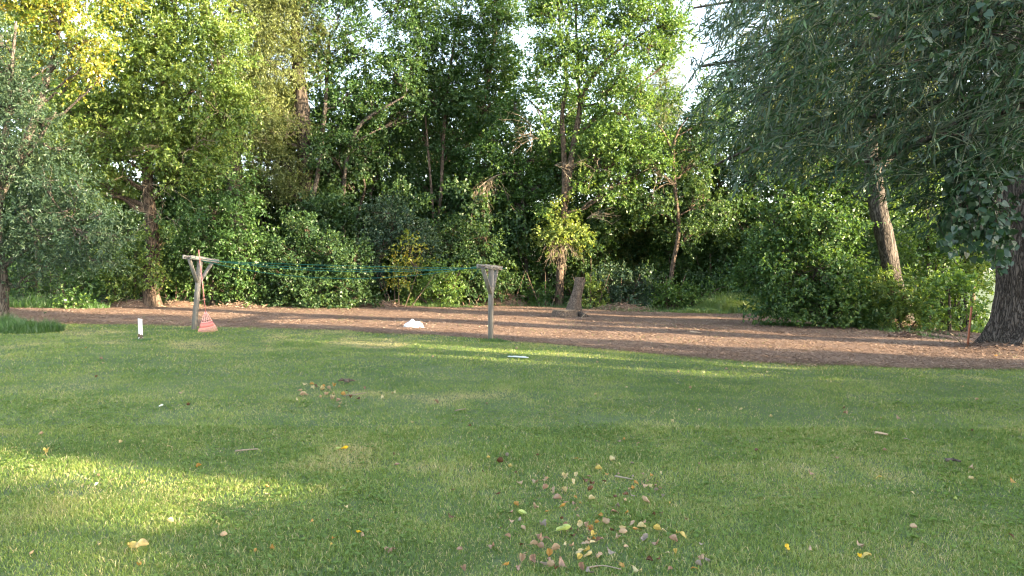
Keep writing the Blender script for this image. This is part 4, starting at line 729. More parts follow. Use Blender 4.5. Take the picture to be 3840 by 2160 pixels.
# ------------------------------------------------------------------ rake
def rake():
    d = Lp[1]-.72; bot = G(780, 1247); bot[1] = d; bot = P(779, 1232, d)
    foot = np.array([bot[0], bot[1], float(gz(bot[0], bot[1]))]); root = empty('leaf_rake', foot, 'faded red plastic leaf rake leaning against the left clothesline post', 'rake')
    top = P(745, 937, Lp[1]-.30); hb = P(771, 1168, Lp[1]-.62)
    mb = MB(); mb.tube([hb+(hb-top)*.02, (hb+top)/2, top], [.0125, .0145, .0135], 10); mb.build('handle', M['rake_handle'], root, foot, smooth=True)
    V = unit(P(781, 1248, d)-hb); U = unit(np.array([1, .12, -.02])-V*np.dot(np.array([1, .12, -.02]), V)); N = np.cross(U, V); N = N if N[1] < 0 else -N
    Ht = np.linalg.norm(P(781, 1248, d)-hb)
    q = lambda u, v, o=0: hb+U*u+V*v*Ht+N*(o+.03*math.sin(v*2.2))
    wv = lambda v: .018+(.215-.018)*v**.92
    def strip(mb, pts_a, pts_b, th=.006):
        n = len(pts_a); vs = [p+N*th for p in pts_a]+[p+N*th for p in pts_b]+[p-N*th for p in pts_a]+[p-N*th for p in pts_b]; fc = []
        for k in range(n-1): fc += [(k, k+1, n+k+1, n+k), (2*n+k, 3*n+k, 3*n+k+1, 2*n+k+1), (k, 2*n+k, 2*n+k+1, k+1), (n+k, n+k+1, 3*n+k+1, 3*n+k)]
        fc += [(0, n, 3*n, 2*n), (n-1, 3*n-1, 4*n-1, 2*n-1)]; mb.add(vs, fc)
    arc = lambda v, s: v-.045*(s*s)                                    # rounded lower edges
    mb = MB()                                                         # fan: hub, five spokes, rib
    ss = np.linspace(-1, 1, 13)
    strip(mb, [q(wv(-.02)*s, -.02) for s in ss], [q(wv(.18)*s*.95, .18) for s in ss])
    for k, s0 in enumerate([-1, -.5, 0, .5, 1]):
        hw = .13 if k in (0, 4) else .1; a, b_ = s0-hw, s0+hw
        a, b_ = max(a, -1), min(b_, 1)
        strip(mb, [q(wv(v)*a*.95, arc(v, a)) for v in (.18, .35, .5)], [q(wv(v)*b_*.95, arc(v, b_)) for v in (.18, .35, .5)])
    strip(mb, [q(wv(.40)*s*.9, arc(.40, s), .002) for s in ss], [q(wv(.43)*s*.9, arc(.43, s), .002) for s in ss], .006)
    strip(mb, [q(wv(.5)*s*.97, arc(.5, s), .001) for s in ss], [q(wv(.54)*s*1.0, arc(.54, s), .001) for s in ss], .010)
    strip(mb, [q(wv(.76)*s*1.04, arc(.76, s), .001) for s in ss], [q(wv(.79)*s*1.05, arc(.79, s), .001) for s in ss], .010)
    mb.build('rake_head', M['rake_head'], root, foot)
    mb = MB(); strip(mb, [q(wv(.54)*s*1.0, arc(.54, s)) for s in ss], [q(wv(.76)*s*1.04, arc(.76, s)) for s in ss]); mb.build('rake_band', M['rake_band'], root, foot)
    for k in range(22):
        s = -1+2*k/21; mb = MB(); mb.tube([q(wv(.79)*s*1.03, arc(.79, s)), q(wv(.9)*s*1.03, arc(.9, s)), q(wv(1.0)*s*1.0, arc(1.0, s), -.01), q(wv(1.0)*s*1.0, arc(1.02, s), -.03)], [.0055, .005, .0045, .004], 5); mb.build('tine', M['rake_head'], root, foot)
rake()

# ------------------------------------------------------------------ short white post, bag, strip, stake
g = G(528, 1273); root = empty('marker_post', g, 'short white plastic post standing in the lawn left of the rake', 'post')
hgt = .43; mb = MB(); hw = .042; ang = .45; ux, uy = np.array([math.cos(ang), math.sin(ang), 0]), np.array([-math.sin(ang), math.cos(ang), 0]); tl = np.array([-.035, 0, 1.])
def ringq(z, s=1.0, t=0): return [g+tl*z*1.0+ux*a*hw*s+uy*b*hw*s+np.array([0, 0, t*(-a)*.012]) for a, b in ((-1, -.6), (-.9, -.75), (.9, -.75), (1, -.6), (1, .6), (.9, .75), (-.9, .75), (-1, .6))]
vs = []; zs = [-.08, .02, .1, .2, .33, hgt-.01, hgt, hgt, hgt-.12]; scs = [1, 1, 1, 1, 1, 1, .97, .8, .8]
for z, s in zip(zs, scs): vs += ringq(z, s, 1 if z > .3 else 0)
fc = [(k*8+q, k*8+(q+1) % 8, (k+1)*8+(q+1) % 8, (k+1)*8+q) for k in range(len(zs)-1) for q in range(8)]+[]
mb.add(vs, fc); mb.build('post_sleeve', M['white'], root, g)
mb = MB(); nn = len(zs)-1; mb.add(ringq(hgt-.115, .8), [(0, 1, 2, 3), (0, 3, 4, 7), (4, 5, 6, 7)]); mb.build('post_core', M['dirt'], root, g)
mb = MB(); 
for k in range(26):
    a = rng.random()*6.28; z = .01+.1*rng.random()**1.5; s = .012+.01*rng.random(); c = g+tl*z+ux*(rng.random()*2-1)*hw*.9-uy*(hw*.75+.003); mb.add([c-ux*s+np.array([0, 0, -s]), c+ux*s+np.array([0, 0, -s*.7]), c+ux*s*.7+np.array([0, 0, s]), c-ux*s*.8+np.array([0, 0, s*.8])], [(0, 1, 2, 3)])
mb.build('dirt_stain', M['dirt'], root, g)

def bag():
    g = G(1550, 1230); rg = np.random.default_rng(9); root = empty('plastic_bag', g, 'crumpled white plastic bag lying on the mulch', 'bag')
    m, n, out = newmat('thin_white_film'); L = n.links
    df = n.nodes.new('ShaderNodeBsdfDiffuse'); tr = n.nodes.new('ShaderNodeBsdfTranslucent'); gl = n.nodes.new('ShaderNodeBsdfGlossy'); gl.inputs['Roughness'].default_value = .25
    tc = n.nodes.new('ShaderNodeTexCoord'); no = n.nodes.new('ShaderNodeTexNoise'); no.inputs['Scale'].default_value = 5; L.new(tc.outputs['Object'], no.inputs[0])
    r = ramp(n, [(.35, (.8, .86, .92)), (.6, (.84, .8, .84)), (.72, (.8, .5, .55))]); L.new(no.outputs[0], r.inputs[0]); L.new(r.outputs[0], df.inputs[0]); L.new(r.outputs[0], tr.inputs[0])
    a = n.nodes.new('ShaderNodeMixShader'); a.inputs[0].default_value = .35; L.new(df.outputs[0], a.inputs[1]); L.new(tr.outputs[0], a.inputs[2]); b = n.nodes.new('ShaderNodeMixShader'); b.inputs[0].default_value = .08; L.new(a.outputs[0], b.inputs[1]); L.new(gl.outputs[0], b.inputs[2]); L.new(b.outputs[0], out.inputs[0])
    mb = MB(); nu, nv = 72, 36; vs = []
    for v in range(nv+1):
        for u in range(nu):
            th = u/nu*2*math.pi; ph = v/nv*math.pi*.5; d = Vector((math.cos(th)*math.cos(ph), math.sin(th)*math.cos(ph), math.sin(ph)))
            cr = 1-abs(mnoise.noise(d*3.1+Vector((3, 1, 2))))*.9; cr2 = 1-abs(mnoise.noise(d*8+Vector((9, 1, 2))))
            x = d.x; hgt = .15+.07*math.exp(-((x+.12)/.28)**2)+.03*math.exp(-((x-.6)/.25)**2)
            k = .7+.28*cr+.10*cr2
            vs.append(g+np.array([d.x*.25*k, d.y*.17*k, max(d.z, 0)**.55*hgt*1.0*k+.004]))
    fc = [(v*nu+u, v*nu+(u+1) % nu, (v+1)*nu+(u+1) % nu, (v+1)*nu+u) for v in range(nv) for u in range(nu)]; mb.add(vs, fc); mb.build('bag_body', m, root, g)
    mb = MB(); p = bez(g+np.array([.17, -.1, .1]), g+np.array([.24, -.13, .06]), g+np.array([.31, -.16, .012]), 8)
    w_ = np.linspace(.02, .045, 8)
    va = [p[k]+np.array([w_[k]*.6, w_[k]*.5, .012*math.sin(k*2)]) for k in range(8)]; vb = [p[k]-np.array([w_[k]*.6, w_[k]*.5, .01*math.sin(k*1.3)]) for k in range(8)]; vc = [p[k]+np.array([0, 0, .018+.008*math.cos(k*2.)]) for k in range(8)]
    mb.add(va+vc+vb, [(k, k+1, 8+k+1, 8+k) for k in range(7)]+[(8+k, 8+k+1, 16+k+1, 16+k) for k in range(7)]); mb.build('bag_handle', m, root, g)
bag()
g = G(1942, 1346); mb = MB(); a0, a1 = G(1906, 1343), G(1980, 1348)
ax = unit(a1-a0); mb.box((a0+a1)/2+np.array([0, 0, .035]), np.cross(ax, [0, 0, 1]), [0, 0, 1], ax, .032, .006, np.linalg.norm(a1-a0)/2, bev=.002); mb.box((a0+a1)/2+np.array([0, .02, .045])+ax*.03, np.cross(ax, [0, 0, 1]), [0, 0, 1], ax+np.array([0, .1, 0]), .012, .004, .12, bev=.002)
tag(mb.build('plastic_strip', M['white'], None, g), 'flat white strip lying on the lawn near the right clothesline post', 'strip')
g = G(3628, 1302); d = g[1]; top = P(3643, 1152, d+.05); ax = unit(top-g); root = empty('survey_stake', g, 'thin rusty orange stake leaning slightly beside the huge right trunk', 'stake')
mb = MB(); mb.box((g-ax*.1+top)/2, [1, .3, 0], [-.3, 1, 0], ax, .024, .012, np.linalg.norm(top-g)/2+.05, bev=.003); mb.build('stake_shaft', M['stake'], root, g)
mb = MB(); mb.box(top+ax*.008, [1, .3, 0], [-.3, 1, 0], ax, .027, .015, .012, bev=.003); mb.build('stake_tip', M['metal'], root, g)

# ------------------------------------------------------------------ the cut stump
def stump():
    g = G(2140, 1190); d = g[1]; root = empty('cut_stump', g, 'sawn off tree stump with one tall grey leaning stem and one low wide cut stem', 'stump')
    def lathe(path, radii, sides, amp, seed, flare=0):
        h, rr_ = spline(path, radii, 8); n = len(h); V = []
        for k in range(n):
            for q in range(sides):
                a = q/sides*2*math.pi; c, s = math.cos(a), math.sin(a); z = h[k][2]
                f = mnoise.fractal(Vector((c*2.2+seed, s*2.2, z*1.2)), .9, 2, 4); zz = 1-k/(n-1)
                r = rr_[k]*(1+amp*f+flare*zz**3*(.35+.5*math.sin(a*4+seed)))
                V.append(h[k]+np.array([c*r, s*r, 0]))
        fc = [(k*sides+q, k*sides+(q+1) % sides, (k+1)*sides+(q+1) % sides, (k+1)*sides+q) for k in range(n-1) for q in range(sides)]
        return V, fc, n
    def cap(name, ring, mat):
        mb = MB(); c = np.mean(ring, axis=0); k = len(ring); inner = [c+(p-c)*.55+np.array([0, 0, .004]) for p in ring]; out = [p+np.array([0, 0, .003]) for p in ring]
        mb.add(out+inner+[c+np.array([0, 0, .006])], [(q, (q+1) % k, k+(q+1) % k, k+q) for q in range(k)]); mb.f.append(np.array([[k+q, k+(q+1) % k, 2*k] for q in range(k)])); mb.t.append(np.full(k, .5)); return mb.build(name, M[mat], root, g)
    dd = d+.1
    b0 = P(2150, 1192, dd); b0[2] = g[2]-.1
    V, fc, n = lathe([b0, P(2152, 1160, dd), P(2158, 1120, dd), P(2170, 1080, dd), P(2174, 1040, dd)], [.31, .25, .19, .18, .175], 40, .06, 1.3, .35)
    mb = MB(); mb.add(V, fc); mb.build('tall_stem', M['bark_stump'], root, g, smooth=True); cap('cut_face', V[-40:], 'cutwood')
    b1 = P(2098+18, 1194, d-.3); b1[2] = g[2]-.1; t1 = P(2116, 1163, d-.3)
    V, fc, n = lathe([b1, (b1*.5+t1*.5), t1], [.33, .31, .29], 48, .07, 4.1, .12); V = [v+np.array([(v[0]-b1[0])*.35, 0, 0]) for v in V]
    mb = MB(); mb.add(V, fc); mb.build('low_stem', M['bark_stump'], root, g, smooth=True); cap('cut_face', V[-48:], 'cutwood')
    mb = MB(); rg = np.random.default_rng(3)
    for k in range(9):                                                # roots
        a = rg.random()*2.2-2.0; s = P(2160, 1180, d); e = s+np.array([math.cos(a)*(.35+.3*rg.random()), math.sin(a)*(.3+.2*rg.random()), -.16]); e[2] = float(gz(e[0], e[1]))-.02; mb.tube(bez(s+np.array([0, 0, .1]), (s+e)/2+np.array([0, 0, .06]), e, 7), np.linspace(.09, .035, 7), 8, rough=.2, seed=k)
    mb.build('root', M['bark_dark'], root, g, smooth=True)
    mb = MB(); 
    for k in range(14):
        s = P(2140+rg.random()*36, 1160+rg.random()*14, d-.08); e = s+np.array([rg.normal(0, .03), -.02, -.12-.1*rg.random()]); mb.tube([s, e], [.02, .012], 4)
    mb.build('torn_wood', M['cutwood'], root, g)
    mb = MB(); a, b_ = G(2176, 1196), P(2202, 1168, d-.5); mb.tube([a, (a+b_)/2, b_], [.014, .013, .009], 6); tag(mb.build('leaning_stick', M['twig'], None, a, smooth=True), 'thin grey stick leaning against the right side of the cut stump', 'stick')
stump()

# ------------------------------------------------------------------ piles and sticks
def mound(name, label, px, py, rx, ry, h, nchip, t0=.3, cat='pile', mat='mulch', big=False, twigs=0, seed=1, roots=None):
    g = G(px, py) if not isinstance(px, np.ndarray) else px; rg = np.random.default_rng(seed); root = empty(name, g, label, cat)
    N = 40; mb = MB(); u = np.linspace(-1, 1, N); X, Y = np.meshgrid(u, u, indexing='ij'); r = np.sqrt(X**2+Y**2); x = g[0]+X*rx; y = g[1]+Y*ry
    hh = lambda x, y, r: h*np.clip(1-r**1.6, 0, 1)*(.55+.9*fbm(x, y, max(rx*.7, .3), seed))
    Z = gz(x, y)+.006+hh(x, y, r)-np.where(r > 1, .05, 0)
    i = np.arange(N-1)[:, None]*N; j = np.arange(N-1)[None]; mb.add(np.stack([x, y, Z], -1).reshape(-1, 3), np.stack([i+j, i+N+j, i+N+j+1, i+j+1], -1).reshape(-1, 4)); mb.build('mound_soil', M[mat], root, g, smooth=True)
    mb = MB(); a = rg.random(nchip)*6.28; q = rg.random(nchip)**.55*1.1; x = g[0]+np.cos(a)*q*rx; y = g[1]+np.sin(a)*q*ry
    chips(mb, x, y, gz(x, y)+hh(x, y, q)+.015, (.05, .2 if not big else .3), (.01, .04 if not big else .07), np.clip(t0+rg.normal(0, .2, nchip), 0, 1), .5); o = mb.build('debris', M['chips'], root, g)
    for k in range(twigs):
        a = rg.random()*6.28; c = np.array([g[0]+rg.normal(0, .45)*rx, g[1]+rg.normal(0, .4)*ry, 0]); c[2] = float(gz(c[0], c[1]))+h*.6; d_ = np.array([math.cos(a), math.sin(a)*.5, .15+.3*rg.random()])*(.3+.5*rg.random())
        mb = MB(); mb.tube(bez(c-d_, c+np.array([0, 0, .12]), c+d_, 6), np.linspace(.014, .006, 6), 5); mb.build('twig', M['twig'], root, g, smooth=True)
    return root
mound('brush_pile', 'low brown heap of brush and roots behind the right clothesline post', 1880, 1145, 1.35, .9, .5, 2600, .28, twigs=9, seed=1)
mound('dirt_clods', 'reddish dirt clods and sticks right of the small yellow green bush', 2330, 1164, 1.3, .5, .22, 1400, .5, big=True, twigs=5, seed=2)
mound('mulch_heap', 'small reddish mulch heap in the middle of the right clearing', 3390, 1268, .42, .3, .14, 900, .4, seed=3)
mound('leaf_litter', 'dark leaf litter heap at the foot of the big dark shrub', 3340, 1225, 1.1, .6, .22, 1500, .12, seed=4, twigs=3)
mound('bark_litter', 'dark bark litter ring around the foot of the huge right trunk', np.array([CW[0]-.2, CW[1]-.3, CW[2]]), 0, 1.7, 1.1, .2, 3000, .15, seed=5, twigs=4)
mound('root_debris', 'orange brown root debris behind the rake handle', 900, 1154, .9, .35, .16, 900, .75, seed=6, big=True)
mound('root_debris', 'upturned reddish soil at the foot of the thin yellow sapling', 1430, 1152, .9, .4, .2, 900, .5, seed=7, big=True, twigs=3)
mound('vine_debris', 'dry tangled vines at the left foot of the massive pale trunk', 480, 1152, 1.2, .5, .25, 900, .75, seed=8, twigs=10)
mound('vine_debris', 'dry tangled vines between the massive trunk and the left post', 680, 1152, .9, .4, .22, 800, .7, seed=9, twigs=8)
def stick(name, label, cat, p, r, mat='twig', z=.03):
    q = [G(*a)+np.array([0, 0, z]) for a in p]; h, rr_ = spline(q, np.linspace(r, r*.6, len(q)), 5); mb = MB(); mb.tube(h, rr_, 6, rough=.25); return tag(mb.build(name, M[mat], None, q[0], smooth=True), label, cat)
stick('stick', 'pale straight stick on the lawn in the lower left middle', 'stick', [(882, 1704), (930, 1699), (968, 1696)], .007)
stick('stick', 'thin pale stick on the lawn right of centre', 'stick', [(1706, 1550), (1730, 1545), (1748, 1543)], .007)
stick('stick', 'long curved pale twig at the bottom edge near the leaf scatter', 'stick', [(2200, 2150), (2260, 2142), (2330, 2156)], .004)
stick('stick', 'whitish gnarled twig inside the leaf scatter', 'stick', [(2306, 1800), (2340, 1806), (2372, 1812)], .007)
stick('wood_piece', 'short reddish wood chunk lying on the sunlit mulch', 'wood', [(2588, 1250), (2610, 1252), (2628, 1254)], .035, 'cutwood')
stick('bark_piece', 'pinkish strip of bark on the right lawn', 'bark', [(3282, 1634), (3306, 1637), (3328, 1641)], .014, 'cutwood')
stick('bark_piece', 'dark brown bark lump on the far right lawn', 'bark', [(3548, 1739), (3575, 1738), (3602, 1744)], .015, 'bark_dark')
stick('stick', 'long pale stick lying on the mulch left of the white bag', 'stick', [(1225, 1233), (1255, 1232), (1290, 1234)], .018)
stick('stick', 'crooked pale twig on the lawn among the left leaf patch', 'stick', [(1290, 1492), (1330, 1488), (1372, 1481)], .008)
stick('fallen_branch', 'curved grey fallen branch beside the brush pile', 'branch', [(1882, 1140), (1930, 1141), (1965, 1150)], .04, 'twig', .45)
stick('fallen_branch', 'thin dark fallen branch on the mulch near the huge right trunk', 'branch', [(3690, 1316), (3760, 1318), (3835, 1312)], .02, 'bark_dark')

# ------------------------------------------------------------------ fallen leaves (each its own object)
LC = {'tan': (.36, .25, .15), 'pink': (.3, .185, .12), 'brown': (.11, .05, .022), 'yellow': (.48, .36, .1), 'ochre': (.38, .21, .05), 'cream': (.46, .37, .18), 'grey': (.24, .195, .15), 'lime': (.36, .42, .12), 'gold': (.7, .42, .02), 'white': (.65, .66, .6)}
LM = {k: leaf_mat('dry_leaf_'+k, [(0, tuple(x*.75 for x in c)), (1, tuple(min(x*1.25, .9) for x in c))], trans=.2, gloss=.03, tcol=(1.1, 1, .8), nscale=5, namt=.5) for k, c in LC.items()}
def leaf_mesh(seed, curl, wide, mat):
    rg = np.random.default_rng(seed); mb = MB(); nu, nv = 9, 6; vs = []
    for u in range(nu):
        t = u/(nu-1); wd = wide*(math.sin(min(t*1.25+.12, 1)*math.pi*.5)*(1-t)**.62*1.25+.004)
        for v in range(-nv//2, nv//2+1):
            s = v/(nv/2); x = (t-.35); y = s*wd*(1+.22*rg.normal()*abs(s)); z = curl[0]*(s*s)*wd*1.9+curl[1]*1.3*(t-.5)**2+.1*curl[2]*math.sin(t*6+s*3)
            vs.append((x, y, z+.012*rg.normal()))
    m = nv+1; fc = [(u*m+v, u*m+v+1, (u+1)*m+v+1, (u+1)*m+v) for u in range(nu-1) for v in range(m-1)]; mb.add(vs, fc, .5)
    a = np.array(vs[m//2]); mb.tube(bez(a, a+np.array([-.25, .05, .02]), a+np.array([-.5, .12, -.03]), 5), [.016, .013, .012, .011, .012], 5)
    o = mb.build('fallen_leaf', mat, smooth=True); return o
protosL = {}
def fl(px, py, size_px, col, label=None, group='dry leaves fallen on the lawn', z=None, var=None, yaw=None, flat=False):
    g = G(px, py); k = (col, var if var is not None else random.randrange(5))
    if k not in protosL:
        cu = [(.5, .5, .6), (-.35, .6, 1.0), (.8, .2, .8), (.2, -.5, .8), (1.1, .7, .4)][k[1]]
        o = leaf_mesh(k[1]*7+3, cu, (.46, .4, .5, .36, .42)[k[1]], LM[col]); protosL[k] = o
    else: o = protosL[k].copy(); COL.objects.link(o)
    s = size_px/F*g[1]*1.02; o.scale = (s, s, s); o.location = (g[0], g[1], g[2]+(.024 if z is None else z))
    o.rotation_euler = ((random.random()-.5)*(.3 if flat else 1.2), (random.random()-.5)*(.3 if flat else 1.0)-(0.25 if not flat else .3), random.random()*6.28 if yaw is None else yaw)
    tag(o, label or {'tan': 'tan leaf|S', 'pink': 'pinkish leaf|S', 'brown': 'dark brown leaf|S', 'yellow': 'yellow leaf|S', 'ochre': 'ochre leaf|S', 'cream': 'cream leaf|S', 'grey': 'grey leaf|S'}[col], 'leaf', group)
    return o
SCAT = [  # zoomed crop coordinates (x, y, size, colour): x = 1700 + u/2.576
 (345, 198, 34, 'yellow'), (460, 246, 70, 'brown'), (550, 285, 46, 'yellow'), (605, 343, 44, 'brown'), (520, 185, 50, 'grey'), (1185, 200, 44, 'ochre'), (1215, 212, 40, 'cream'), (1390, 262, 56, 'pink'), (1535, 230, 70, 'cream'), (1410, 312, 66, 'yellow'), (1610, 45, 50, 'grey'), (1730, 255, 38, 'grey'), (920, 290, 46, 'cream'), (815, 175, 34, 'brown'), (2025, 292, 34, 'brown'),
 (652, 436, 60, 'tan'), (785, 425, 74, 'tan'), (878, 374, 30, 'grey'), (1070, 392, 76, 'cream'), (1190, 372, 56, 'cream'), (1160, 430, 70, 'cream'), (1280, 415, 66, 'brown'), (1345, 440, 66, 'brown'), (1305, 382, 34, 'pink'), (890, 505, 66, 'pink'), (965, 515, 70, 'tan'), (1080, 505, 60, 'pink'), (1075, 525, 62, 'cream'), (1185, 590, 36, 'ochre'), (1015, 605, 80, 'pink'), (1092, 640, 44, 'tan'), (785, 610, 34, 'tan'), (1345, 605, 64, 'cream'), (1730, 378, 34, 'grey'), (1910, 380, 40, 'ochre'), (1765, 452, 56, 'ochre'), (1850, 465, 76, 'tan'), (1905, 492, 54, 'cream'), (1875, 420, 40, 'pink'), (1970, 430, 44, 'grey'), (1730, 500, 50, 'ochre'), (1960, 520, 44, 'grey'), (2015, 575, 40, 'grey'), (1735, 570, 50, 'grey'), (1665, 622, 44, 'tan'), (1860, 632, 96, 'tan'), (1580, 665, 74, 'grey'), (2085, 640, 30, 'yellow'), (1955, 460, 44, 'pink'),
 (805, 675, 74, 'tan'), (1185, 697, 68, 'tan'), (1575, 725, 92, 'pink'), (565, 725, 56, 'pink'), (910, 728, 40, 'ochre'), (645, 805, 50, 'grey'), (870, 865, 90, 'grey'), (1050, 800, 36, 'brown'), (1425, 768, 60, 'ochre'), (1395, 838, 44, 'ochre'), (1465, 848, 84, 'tan'), (1840, 825, 56, 'pink'), (2010, 735, 40, 'brown'), (1830, 885, 84, 'cream'), (1215, 860, 76, 'cream'), (1645, 898, 84, 'cream'), (1765, 903, 56, 'ochre'), (1965, 908, 76, 'yellow'), (2045, 913, 66, 'cream'), (2155, 935, 44, 'yellow'), (2230, 960, 84, 'yellow'), (1320, 915, 80, 'pink'), (1340, 962, 76, 'yellow'),
 (518, 970, 58, 'pink'), (365, 1060, 84, 'pink'), (845, 995, 66, 'tan'), (930, 995, 84, 'pink'), (770, 1052, 76, 'tan'), (850, 1085, 76, 'pink'), (985, 1108, 90, 'tan'), (1085, 1048, 50, 'cream'), (1150, 1068, 80, 'tan'), (1265, 1030, 84, 'tan'), (1350, 1018, 62, 'cream'), (1300, 1012, 50, 'tan'), (1205, 1122, 90, 'cream'), (1295, 1112, 90, 'yellow'), (1300, 1165, 90, 'cream'), (1230, 1185, 74, 'yellow'), (1850, 1000, 92, 'grey'), (1945, 1035, 80, 'pink'), (2130, 1012, 84, 'pink'), (2390, 1040, 50, 'grey'), (1670, 1070, 50, 'tan'), (1525, 1120, 84, 'grey'), (2060, 1125, 50, 'cream'), (2150, 1130, 56, 'yellow'), (1985, 1185, 50, 'brown'), (1620, 1240, 80, 'ochre'), (2410, 1195, 88, 'tan'), (2465, 1200, 60, 'grey'),
 (655, 1208, 94, 'tan'), (785, 1203, 90, 'pink'), (860, 1245, 76, 'grey'), (950, 1270, 88, 'tan'), (1060, 1240, 110, 'pink'), (625, 1275, 80, 'pink'), (510, 1255, 80, 'ochre'), (1250, 1280, 84, 'pink'), (1310, 1300, 90, 'grey'), (1765, 1288, 100, 'cream'), (2335, 1275, 60, 'ochre'), (2090, 1295, 50, 'pink'), (100, 1300, 84, 'pink'), (1160, 955, 50, 'brown'), (60, 1100, 70, 'pink'), (290, 330, 30, 'brown'), (430, 557, 44, 'brown'), (1655, 560, 34, 'ochre'), (1675, 740, 44, 'ochre'), (2370, 262, 30, 'pink'), (2005, 345, 34, 'cream'), (1835, 352, 30, 'pink'), (1595, 352, 36, 'pink')]
for u, v, s, c in SCAT: fl(1700+u/2.576, 1650+v/2.576, s/2.576, c)
for u, v, s, c in [(1050, 920, 140, 'lime')]: fl(1700+u/2.576, 1650+v/2.576, s/2.576, c, 'pale lime green wavy leaf lying in the leaf scatter', flat=True, var=0, yaw=.1)
fl(1700+675/2.576, 1650+752/2.576, 34, 'lime', 'small yellow green leaf on the left side of the leaf scatter', flat=True, var=0, yaw=3.)
fl(500, 2086, 46, 'yellow', 'large bright yellow leaf at the bottom left, left half of the folded pair', flat=True, var=0, yaw=2.6, z=.045); fl(528, 2084, 44, 'cream', 'large cream yellow leaf at the bottom left, right half of the folded pair', flat=True, var=2, yaw=.3, z=.05)
fl(1290, 1694, 26, 'gold', 'vivid yellow leaf alone on the middle lawn', var=0, yaw=.2); fl(1270, 1696, 24, 'lime', 'lime leaf touching the vivid yellow leaf on the middle lawn', var=0, yaw=3)
fl(2953, 2068, 28, 'gold', 'upright golden leaf on the right lawn near the bottom', var=3, yaw=1.6); fl(3240, 2098, 44, 'yellow', 'long yellow leaf beside the yellow flower at the bottom right', flat=True, var=3, yaw=.1)
o = fl(3222, 2106, 22, 'gold', 'round golden yellow flower head at the bottom right', var=4); o.name = 'flower'; o['category'] = 'flower'
fl(3227, 2057, 32, 'tan', 'tan leaf just above the yellow flower at the bottom right', var=1); fl(3290, 1800, 26, 'yellow', 'yellow leaf in the middle of the right lawn', var=3, yaw=.1); fl(3042, 1785, 22, 'pink', 'pale pinkish leaf on the lawn right of centre', var=1); fl(2838, 1700, 14, 'brown', 'round brown leaf on the lawn right of the leaf scatter', var=4); fl(2888, 1570, 14, 'cream', 'tiny cream leaf on the far right middle lawn', var=2)
fl(3585, 1885, 16, 'lime', 'tiny pale yellow leaf on the far right lawn', var=2); fl(3172, 1554, 26, 'pink', 'small pink brown leaf on the upper right lawn', var=1); fl(3370, 1574, 18, 'pink', 'small pinkish leaf above the pinkish bark strip', var=1); fl(3402, 1655, 24, 'grey', 'grey leaf right of the pinkish bark strip', var=3); fl(3644, 1762, 28, 'tan', 'tan leaf beside the dark brown bark lump', var=1); fl(3320, 1699, 14, 'pink', 'tiny pink leaf below the pinkish bark strip', var=2); fl(3800, 1817, 24, 'ochre', 'ochre leaf near the right edge of the lawn', var=1); fl(2620, 2135, 26, 'grey', 'grey white leaf at the bottom right of the leaf scatter', var=2)
fl(744, 1760, 20, 'ochre', 'small orange tan leaf in the sunlit lawn patch', var=2); fl(362, 1830, 16, 'white', 'small whitish leaf in the sunlit lawn patch', var=0, yaw=1.5, flat=True); fl(368, 1793, 18, 'pink', 'pinkish leaf above the whitish leaf in the sunlit patch', var=1); fl(535, 1817, 14, 'ochre', 'tiny orange leaf right of the whitish leaf', var=2); fl(678, 1478, 16, 'tan', 'light pink tan leaf on the left lawn', var=1); fl(603, 1532, 17, 'white', 'pale green white leaf on the left lawn', var=0, flat=True)
fl(1172, 1968, 18, 'ochre', 'orange brown leaf on the lower lawn left of centre', var=1); fl(1347, 2012, 22, 'gold', 'orange yellow leaf on the lower lawn left of centre', var=0); fl(1024, 2072, 22, 'ochre', 'rust coloured leaf near the bottom left of centre', var=2); fl(1240, 2060, 14, 'yellow', 'little curled yellow leaf near the bottom', var=4); fl(1465, 2075, 44, 'pink', 'twisted pinkish brown leaf near the bottom centre', var=1); fl(524, 2136, 22, 'ochre', 'small rust leaf under the large yellow leaf', var=2); fl(503, 2025, 14, 'cream', 'small cream leaf above the large yellow leaf', var=3); fl(960, 2082, 18, 'ochre', 'small orange leaf left of the rust coloured leaf', var=0); fl(1700, 1847, 14, 'brown', 'small dark leaf on the middle lawn', var=1); fl(1692, 1950, 24, 'brown', 'folded dark brown leaf left of the leaf scatter', var=1); fl(1640, 1513, 26, 'pink', 'reddish leaf on the upper middle lawn', var=3); fl(1543, 1594, 18, 'cream', 'cream leaf on the middle lawn', var=0); fl(172, 1705, 26, 'yellow', 'yellow leaf on the edge of the sunlit lawn patch', var=2); fl(640, 1683, 20, 'cream', 'narrow cream leaf above the pale straight stick', var=3)
rp = random.Random(3)
for k in range(46):
    v = 1650+rp.random()**.8*505; fl(2180+rp.gauss(0, 150), min(v, 2152), (12+16*(v-1650)/500)*(.6+.7*rp.random()), ['tan', 'brown', 'pink', 'brown', 'tan', 'ochre'][k % 6])
# left leaf patch
rp = random.Random(11); cols = ['tan', 'cream', 'pink', 'tan', 'brown', 'cream', 'ochre']
NM = {'tan': 'tan', 'cream': 'cream', 'pink': 'pinkish', 'brown': 'dark brown', 'ochre': 'ochre'}
for k in range(34):
    px = 1230+rp.gauss(0, 75); py = 1478+rp.gauss(0, 26); c = cols[k % 7]; fl(px, py, 14+8*rp.random(), c, '%s leaf|P' % NM[c], 'leaf fragments in the left leaf patch')
for k in range(72):
    px = 40+3760*rp.random(); py = 1300+(2130-1300)*rp.random()**1.3
    if 1750 < px < 2650 and py > 1680: continue
    c = cols[rp.randrange(7)]; fl(px, py, (8+14*(py-1250)/900)*(.8+.5*rp.random()), c, 'tiny %s leaf bit|B' % NM[c], 'tiny leaf bits scattered over the open lawn', z=.02)
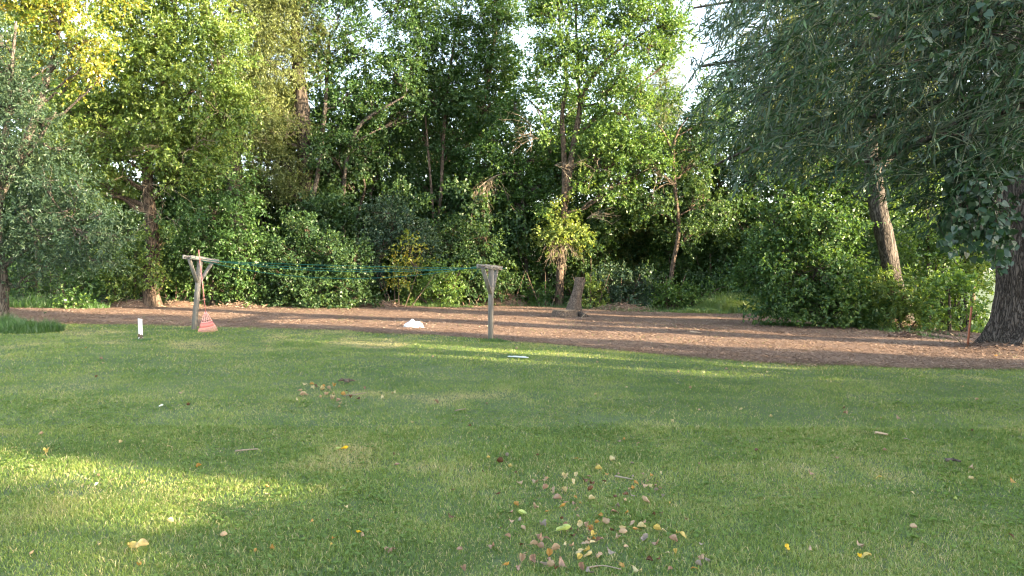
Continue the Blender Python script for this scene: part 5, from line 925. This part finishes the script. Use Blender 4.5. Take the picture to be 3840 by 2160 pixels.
# dark scat-like clump and grey leaf on the left patch
g = G(1290, 1440); mb = MB(); 
for k in range(9): c = g+np.array([rng.normal(0, .05), rng.normal(0, .03), .03+.02*rng.random()]); a = rng.random()*6.28; mb.tube([c-np.array([math.cos(a)*.04, math.sin(a)*.04, 0]), c+np.array([0, 0, .015]), c+np.array([math.cos(a)*.04, math.sin(a)*.04, 0])], [.008, .018, .008], 6)
tag(mb.build('dirt_lump', M['dirt'], None, g, smooth=True), 'dark crumbly dirt lump on the lawn above the left leaf patch', 'dirt')
ORD = ['first', 'second', 'third', 'fourth', 'fifth', 'sixth', 'seventh', 'eighth', 'ninth', 'tenth', 'eleventh', 'twelfth', 'thirteenth', 'fourteenth', 'fifteenth', 'sixteenth', 'seventeenth', 'eighteenth', 'nineteenth', 'twentieth']+['twenty '+a for a in ('first', 'second', 'third', 'fourth', 'fifth', 'sixth', 'seventh', 'eighth', 'ninth')]+['thirtieth']
def relabel(objs, names, where):
    """name each leaf by its colour and its count from the left inside a band of depth"""
    ys_ = sorted(o.location.y for o in objs); nb = len(names); cuts = [ys_[int(len(ys_)*k/nb)] for k in range(1, nb)]
    rows = {}
    for o in objs:
        b_ = sum(o.location.y >= c for c in cuts); rows.setdefault((b_, o['label'].split('|')[0]), []).append(o)
    for (b_, c), l in rows.items():
        for k, o in enumerate(sorted(l, key=lambda o: o.location.x/o.location.y)): o['label'] = '%s %s from the left in %s of %s' % (ORD[k], c, names[b_], where)
LV = [o for o in bpy.data.objects if o.name.startswith('fallen_leaf') and '|' in o['label']]
relabel([o for o in LV if o['label'].endswith('|S')], ['the nearest row', 'the second nearest row', 'the third row', 'the fourth row', 'the fifth row', 'the farthest row'], 'the scatter')
relabel([o for o in LV if o['label'].endswith('|P')], ['the near half', 'the far half'], 'the left leaf patch')
relabel([o for o in LV if o['label'].endswith('|B')], ['the nearest band', 'the second band', 'the third band', 'the fourth band', 'the farthest band'], 'the lawn')
kt = ks_ = 0
for o in sorted([o for o in bpy.data.objects if o.name.startswith('shade_tree')], key=lambda o: (o.location.y, o.location.x)):
    if o.scale.z > .5: o['label'] = '%s nearest added shade tree right of the lawn outside the picture' % ORD[kt]; kt += 1
    else: o['label'] = '%s nearest added low shade shrub right of the lawn outside the picture' % ORD[ks_]; o['category'] = 'shrub'; ks_ += 1
print('OBJECTS', len(bpy.data.objects), 'POLYS', sum(len(m.polygons) for m in bpy.data.meshes))
